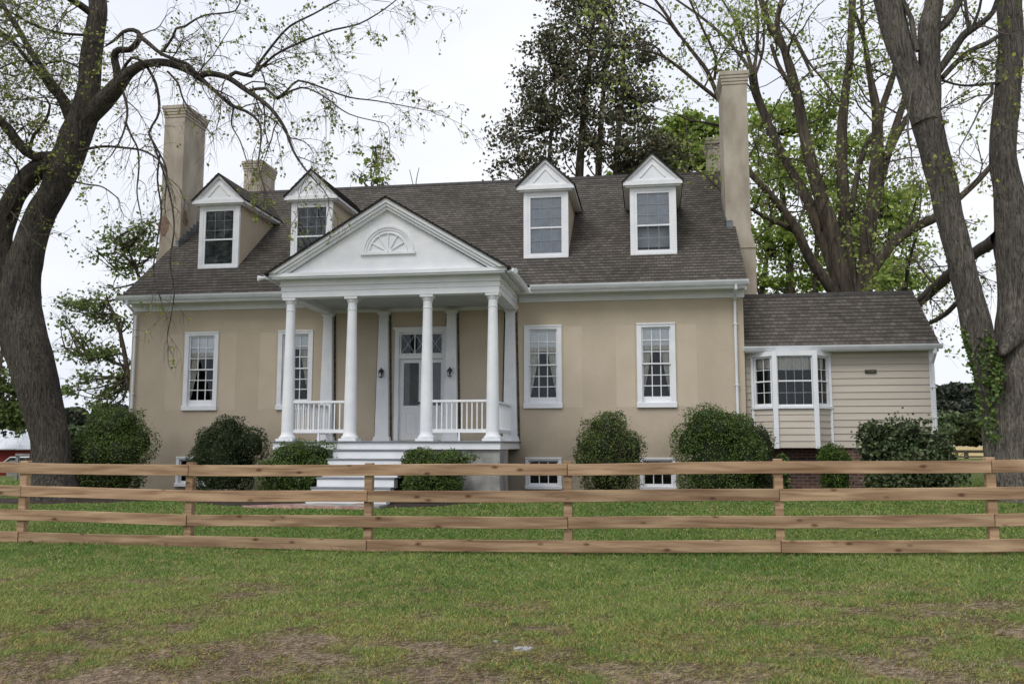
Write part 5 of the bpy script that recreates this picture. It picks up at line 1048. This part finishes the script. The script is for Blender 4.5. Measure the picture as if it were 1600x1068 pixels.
# ---------------------------------------------------------------- shrubs
def shrub(name, label, px, py, rx, ry, Yc, pal, n, leaf=.026, lumps=12, seed=1, group='clipped boxwoods along the house', cat='shrub', flat=0., extra=(), rag=.11, mat='leaf_matt', bare=0.):
    """px,py centre and rx,ry radii in photo pixels"""
    g = np.random.default_rng(seed); k = ppm(Yc); c0 = at(px, py, Yc); gr = gz(c0.x, Yc); Rx, Rz = rx/k, ry/k
    o = empty(name, (c0.x, Yc, gr)); tag(o, label, cat, group)
    n = int(n*2.6) if leaf < .035 else n
    L_ = [((0, 0, c0.z-gr), (Rx*.86, Rx*.80, Rz*.88))]
    hb_ = min(.5, (c0.z-gr)*.55); L_.append(((0, 0, hb_*.9), (Rx*.88, Rx*.82, hb_)))
    for i in range(lumps):
        a = g.uniform(0, 2*math.pi); e_ = g.uniform(-.85, 1.3); r_ = g.uniform(.28, .45)
        L_.append(((Rx*.72*math.cos(a)*math.cos(e_), Rx*.7*math.sin(a)*math.cos(e_), c0.z-gr+Rz*.68*math.sin(e_)), (Rx*r_, Rx*r_, Rz*r_*1.05)))
    for (x, y, qx, qy) in extra: c_ = at(x, y, Yc-.1); L_.append(((c_.x-c0.x, g.uniform(-.1, .1), c_.z-gr), (qx/k, qx/k, qy/k)))
    core = MB(); P_ = []; area = sum(l[1][0]*l[1][2] for l in L_)
    for li, ((cx_, cy_, cz_), (ax, ay, az)) in enumerate(L_):
        low = max(1., (c0.z-gr)/az) if li == 0 else 1.
        s_ = .60; core_seg = 14
        base = len(core.v)
        for j in range(9):
            ph = math.pi*j/8
            for i in range(core_seg): th = 2*math.pi*i/core_seg; zc_ = cz_+az*s_*math.cos(ph); sk = math.sin(ph) if ph < math.pi/2 else (1-.3*abs(math.cos(ph))**3)*(1 if j < 8 else 0); zc_ = cz_+(zc_-cz_)*(low if ph > math.pi/2 else 1); core.v.append((cx_+ax*s_*sk*math.cos(th), cy_+ay*s_*sk*math.sin(th), max(-.05, zc_)))
        for j in range(8):
            for i in range(core_seg): q = base+j*core_seg+i; r2 = base+j*core_seg+(i+1) % core_seg; core.f.append((q, r2, r2+core_seg, q+core_seg))
        m = int(n*ax*az/area); q = g.normal(size=(m, 3)); q /= np.linalg.norm(q, axis=1)[:, None]; rr = 1-np.abs(g.normal(size=m))*.15+ (g.random(m) < .12)*g.random(m)*rag*2.2
        lo_ = q[:, 2] < 0; hx_ = np.sqrt(q[:, 0]**2+q[:, 1]**2)+1e-5; kk = np.where(lo_, (1-.3*np.abs(q[:, 2])**3)/hx_, 1.); q[:, 0] *= kk; q[:, 1] *= kk; q[:, 2] = np.where(lo_, q[:, 2]*low, q[:, 2])
        P_.append(np.array([cx_, cy_, cz_])+q*rr[:, None]*np.array([ax, ay, az]))
    P_ = np.concatenate(P_)
    # clumpy surface
    nl_ = np.array([mnoise.noise(Vector(p)*2.6+Vector((seed, 0, 0))) for p in P_]); ns = np.array([mnoise.noise(Vector(p)*7.5) for p in P_]); ctr = np.array([0, 0, c0.z-gr]); dv = P_-ctr; dv /= np.linalg.norm(dv, axis=1)[:, None]+1e-6; P_ = P_+dv*(ns*.10+nl_*.13)[:, None]
    P_ = P_[P_[:, 2] > .03]
    cols = mixcols(len(P_), pal, seed+3, .25)
    core.build('stems', 'shrub_core', o, smooth=True)  # solid dark core: shade between the leaves is put into its colour
    if bare:
        t = Tree(seed)
        for i in range(60): a = g.uniform(0, 6.28); s_ = Vector((g.normal()*.08, g.normal()*.08, 0)); e_ = Vector((Rx*.95*math.cos(a)*g.uniform(.3, 1), -abs(Rx*.8*math.sin(a)), g.uniform(.35, 1.)*(c0.z-gr+Rz*.6))); t.limb([(s_, .015), ((s_+e_)/2+Vector((0, 0, .1)), .009), (e_, .004)], 4, 0, .3)
        t.wood.build('branches', 'twig', o)
    leaves_mesh('leaves', P_, leaf, cols, mat, o, seed=seed+7, aspect=1.4); return o
M['shrub_core'] = noise_mat('shrub_dark_core', (.010, .014, .006), (.022, .028, .012), 20, .95)
BX = [(.06, .10, .022), (.085, .135, .030), (.04, .07, .016), (.125, .175, .04)]
BD = [(.035, .058, .020), (.05, .078, .025), (.026, .042, .014), (.075, .095, .032)]
BO = [(.095, .135, .03), (.065, .105, .022), (.14, .175, .042), (.045, .08, .02)]
shrub('boxwood', 'large round olive-green boxwood beside the leaning trunk at the house corner', 172, 704, 66, 68, 19.6, BO, 15000, seed=101, extra=((190, 655, 34, 22), (212, 690, 26, 30)))
shrub('boxwood', 'dark boxwood with a ragged top under the leftmost tall window', 350, 712, 54, 56, 20.4, BD, 12000, seed=103, extra=((358, 664, 22, 18), (392, 694, 24, 30), (325, 690, 22, 24)))
shrub('boxwood', 'low wide boxwood left of the porch steps', 465, 738, 66, 46, 18.7, BX, 13000, seed=107, extra=((480, 705, 46, 16),))
shrub('boxwood', 'low spreading boxwood right of the porch steps', 680, 738, 52, 36, 18.2, BX, 9500, seed=109, extra=((715, 715, 26, 9), (655, 715, 28, 15)))
shrub('boxwood', 'thin-leaved boxwood with bare twigs showing, right of the porch', 953, 706, 52, 58, 20.2, BO+[(.12, .11, .06)], 9500, seed=113, bare=1, extra=((985, 700, 24, 30), (940, 665, 30, 18)))
shrub('boxwood', 'biggest boxwood, in front of the right corner of the house', 1118, 706, 64, 66, 20.3, BX, 15500, seed=127, extra=((1105, 652, 36, 20), (1150, 670, 28, 20), (1080, 690, 30, 30)))
shrub('boxwood', 'dark boxwood crowding the right side of the biggest one', 1178, 715, 30, 50, 20.9, BD, 6500, seed=131)
shrub('boxwood', 'tiny bright green ball-shaped boxwood against the brick footing', 1303, 716, 23, 23, 21.0, [(.07, .12, .02), (.09, .15, .025), (.05, .09, .016)], 3500, .026, 4, seed=137)
shrub('low_plant', 'low light green plant at the foot of the bay window', 1222, 722, 14, 14, 20.9, [(.07, .12, .02), (.09, .15, .03)], 900, .04, 4, seed=139, group=None, cat='plant')
shrub('rhododendron', 'wide dark broad-leaved rhododendron in front of the siding wing', 1420, 722, 72, 44, 20.3, [(.06, .09, .035), (.085, .12, .045), (.04, .062, .025), (.15, .17, .085)], 11500, .058, 16, seed=149, group=None, extra=((1415, 672, 34, 20), (1370, 672, 24, 16), (1455, 690, 26, 20), (1480, 730, 20, 22), (1360, 700, 18, 30)), rag=.25)

# ---------------------------------------------------------------- grass
def grass():
    g = np.random.default_rng(77); parts_ = []
    for (y0, y1, dens, hgt, wd) in ((4.2, 6.5, 8500, .026, .0050), (6.5, 8.5, 5600, .028, .0060), (8.5, 11.5, 3200, .032, .0078), (11.5, 15, 1500, .036, .011), (15, 19.5, 800, .038, .015), (19.5, 30, 190, .05, .025)):
        xa = lambda y: -.93*y-1.2; xb = lambda y: .42*y+1.0
        A = (y1-y0)*((xb(y0)-xa(y0))+(xb(y1)-xa(y1)))/2; n = int(A*dens)
        y = g.uniform(y0, y1, n); x = xa(y)+g.random(n)*(xb(y)-xa(y))
        parts_.append(np.stack([x, y, np.full(n, hgt), np.full(n, wd)], 1))
    A = np.concatenate(parts_); x, y, h, wd = A.T
    # keep blades off beds, house and tree feet
    bed = (y > np.interp(x, [-14.6, -13.2, -11.5, -9.6, -8.8, -7.6, -5.5, -4.2, -3, 1, 4, 7.2], [20.3, 19.2, 18.9, 17.9, 17.3, 16.6, 16.6, 17.3, 18.6, 18.9, 19.4, 19.8])+.0) & (x > -14.6) & (x < 7.4)
    tx = at(80, 775, 18.4).x; tree = ((x-tx)**2/1.7**2+(y-18.1)**2/1.0**2 < 1)
    d_ = dryness(x, y); keep = ~bed & ~tree & (g.random(len(x)) > d_*.80); x, y, h, wd, d_ = x[keep], y[keep], h[keep], wd[keep], d_[keep]; n = len(x)
    z = ground_z(x, y); patch = .5*fnoise(x, y, .6, 61, 3)+.5*fnoise(x, y, 5., 67, 3)+np.interp(y, [5, 7.5, 10.5, 12], [.12, .10, 0, -.05]); mow = fnoise(x, y, 4, 71, 2)
    h = h*g.uniform(.45, 1.25, n)*(.7+.7*mow)*(1-.35*d_); lean = g.normal(size=(n, 2))*.9; lay = g.random(n) < .12+.5*d_; lean[lay] *= 2.6; h[lay] *= .55
    h = h*(1+1.3*np.exp(-((y-11.04)/.10)**2)); cl = fnoise(x, y, 6., 151, 2); h = h*np.where((cl > .66) & (y < 11), 1.3, 1.)*.82
    a = g.uniform(0, 2*math.pi, n); s_ = wd*g.uniform(.6, 1.3, n)
    dx, dy = np.cos(a)*s_, np.sin(a)*s_*.4
    v = np.empty((n, 3, 3)); v[:, 0] = np.stack([x-dx, y-dy, z-.004], 1); v[:, 1] = np.stack([x+dx, y+dy, z-.004], 1); v[:, 2] = np.stack([x+lean[:, 0]*h, y+lean[:, 1]*h, z+h], 1)
    t = g.random(n)[:, None]; p_ = np.clip((patch-.36)*3.2, 0, 1)[:, None]
    base = np.array([.108, .195, .038])*(1-p_)+np.array([.225, .285, .080])*p_; base = base*(.7+.6*t)
    yel = g.random(n) < .05+np.interp(y, [5, 6.3, 7.2, 8.6, 10], [.34, .36, .22, .08, .02])*np.clip(fnoise(x, y, 4.2, 91, 3)*2.6-.6, 0, 1.6)+.45*np.clip(d_*1.6, 0, 1); st = g.random(n) < .06+.5*d_*d_
    tan_c = np.array([.25, .205, .105])*(.6+.6*t); dm = np.clip(d_*1.1, 0, .8)[:, None]*(g.random(n) < .75)[:, None]; base = base*(1-dm)+tan_c*dm
    base[yel] = np.array([.38, .33, .11])*(.6+.7*t[yel]); base[st] = np.array([.36, .29, .20])*(.55+.7*t[st])
    rust = g.random(n) < .05*np.clip(d_*3, 0, 1); base[rust] = np.array([.24, .11, .05])
    c = np.ones((n, 3, 4), dtype=np.float32); c[:, :, :3] = base[:, None, :]
    me = bpy.data.meshes.new('grass'); me.vertices.add(3*n); me.vertices.foreach_set('co', v.ravel()); me.loops.add(3*n); me.loops.foreach_set('vertex_index', np.arange(3*n, dtype=np.int32)); me.polygons.add(n); me.polygons.foreach_set('loop_start', np.arange(n, dtype=np.int32)*3)
    ca = me.color_attributes.new('Col', 'FLOAT_COLOR', 'POINT'); ca.data.foreach_set('color', c.ravel()); me.materials.append(M['grass']); me.update(calc_edges=True)
    o = bpy.data.objects.new('grass', me); C.objects.link(o); tag(o, 'mown green grass with yellowed and straw patches near the track', 'grass', kind='stuff'); print('grass blades', n)
grass()
# dead stems and clippings lying on the bare patches
g = np.random.default_rng(99); n = 42000; y = g.uniform(4.4, 8.4, n); x = -.9*y-.6+g.random(n)*(1.32*y+1.4); dd_ = dryness(x, y); k_ = g.random(n) < dd_*1.3; x, y = x[k_], y[k_]; st_ = MB()
for i in range(len(x)):
    a = g.uniform(-1.2, 1.2); l_ = g.uniform(.012, .07); z_ = gz(x[i], y[i])+.008; w_ = .0019; dx, dy = math.cos(a)*l_, math.sin(a)*l_; zz = g.uniform(.0, .022)
    st_.quad((x[i]-dy*w_/l_, y[i]+dx*w_/l_, z_), (x[i]+dy*w_/l_, y[i]-dx*w_/l_, z_+.003), (x[i]+dx+dy*w_/l_, y[i]+dy-dx*w_/l_, z_+zz+.003), (x[i]+dx-dy*w_/l_, y[i]+dy+dx*w_/l_, z_+zz))
M['straw'] = noise_mat('dry_straw', (.17, .13, .095), (.48, .40, .31), 16, .9, contrast=(.3, .75))
so_ = st_.build('straw', 'straw'); tag(so_, 'dry straw-coloured clippings lying on the bare turf patches', 'straw', kind='stuff')
# small yellowing weeds and litter in the worn strip
g = np.random.default_rng(123); n = 60000; y = g.uniform(4.4, 8.2, n); x = -.92*y-.8+g.random(n)*(1.36*y+1.6)
k_ = g.random(n) < np.clip((fnoise(x, y, 4.5, 131, 3)-.47)*5, 0, 1)*np.interp(y, [4.4, 5.6, 7.0, 8.2], [.7, .9, .5, .05]); x, y = x[k_], y[k_]
wp = np.stack([x, y, ground_z(x, y)+g.uniform(.004, .03, len(x))], 1); wc = mixcols(len(x), [(.34, .27, .07), (.20, .24, .06), (.15, .20, .05), (.36, .22, .10), (.26, .30, .08), (.22, .15, .09)], 7, .25)
wd_ = leaves_mesh('weeds', wp, .0125, wc, 'leaf', seed=33, aspect=1.15, updir=0); tag(wd_, 'tiny yellowing weed leaves mixed into the worn turf', 'weeds', kind='stuff')
def stone(px, py, w_, h_, Y, label, seed):
    p_ = at(px, py, Y); d_ = (CAM_H-0)/(CAM_H-p_.z) ; X_, Y_ = p_.x*d_, Y*d_; z_ = gz(X_, Y_); b = MB(); g = random.Random(seed); n = 14
    top = []; bot = []
    for i in range(n):
        a = 2*math.pi*i/n; r_ = g.uniform(.75, 1.1); bot.append((X_+w_*r_*math.cos(a), Y_+w_*.7*r_*math.sin(a), z_-.02)); top.append((X_+w_*.8*r_*math.cos(a), Y_+w_*.56*r_*math.sin(a), z_+h_*g.uniform(.7, 1.1)))
    b.v = bot+top+[(X_, Y_, z_+h_*1.15)]; b.f = [(i, (i+1) % n, n+(i+1) % n, n+i) for i in range(n)]+[(n+i, n+(i+1) % n, 2*n) for i in range(n)]
    tag(b.build('stone', 'stone'), label, 'stone', 'pale stones in the front grass')
stone(818, 1015, .085, .012, 6, 'flat pale stone lying in the yellowed grass, larger of two', 1)
stone(775, 1003, .020, .012, 6, 'small whitish stone left of the flat pale one', 2)
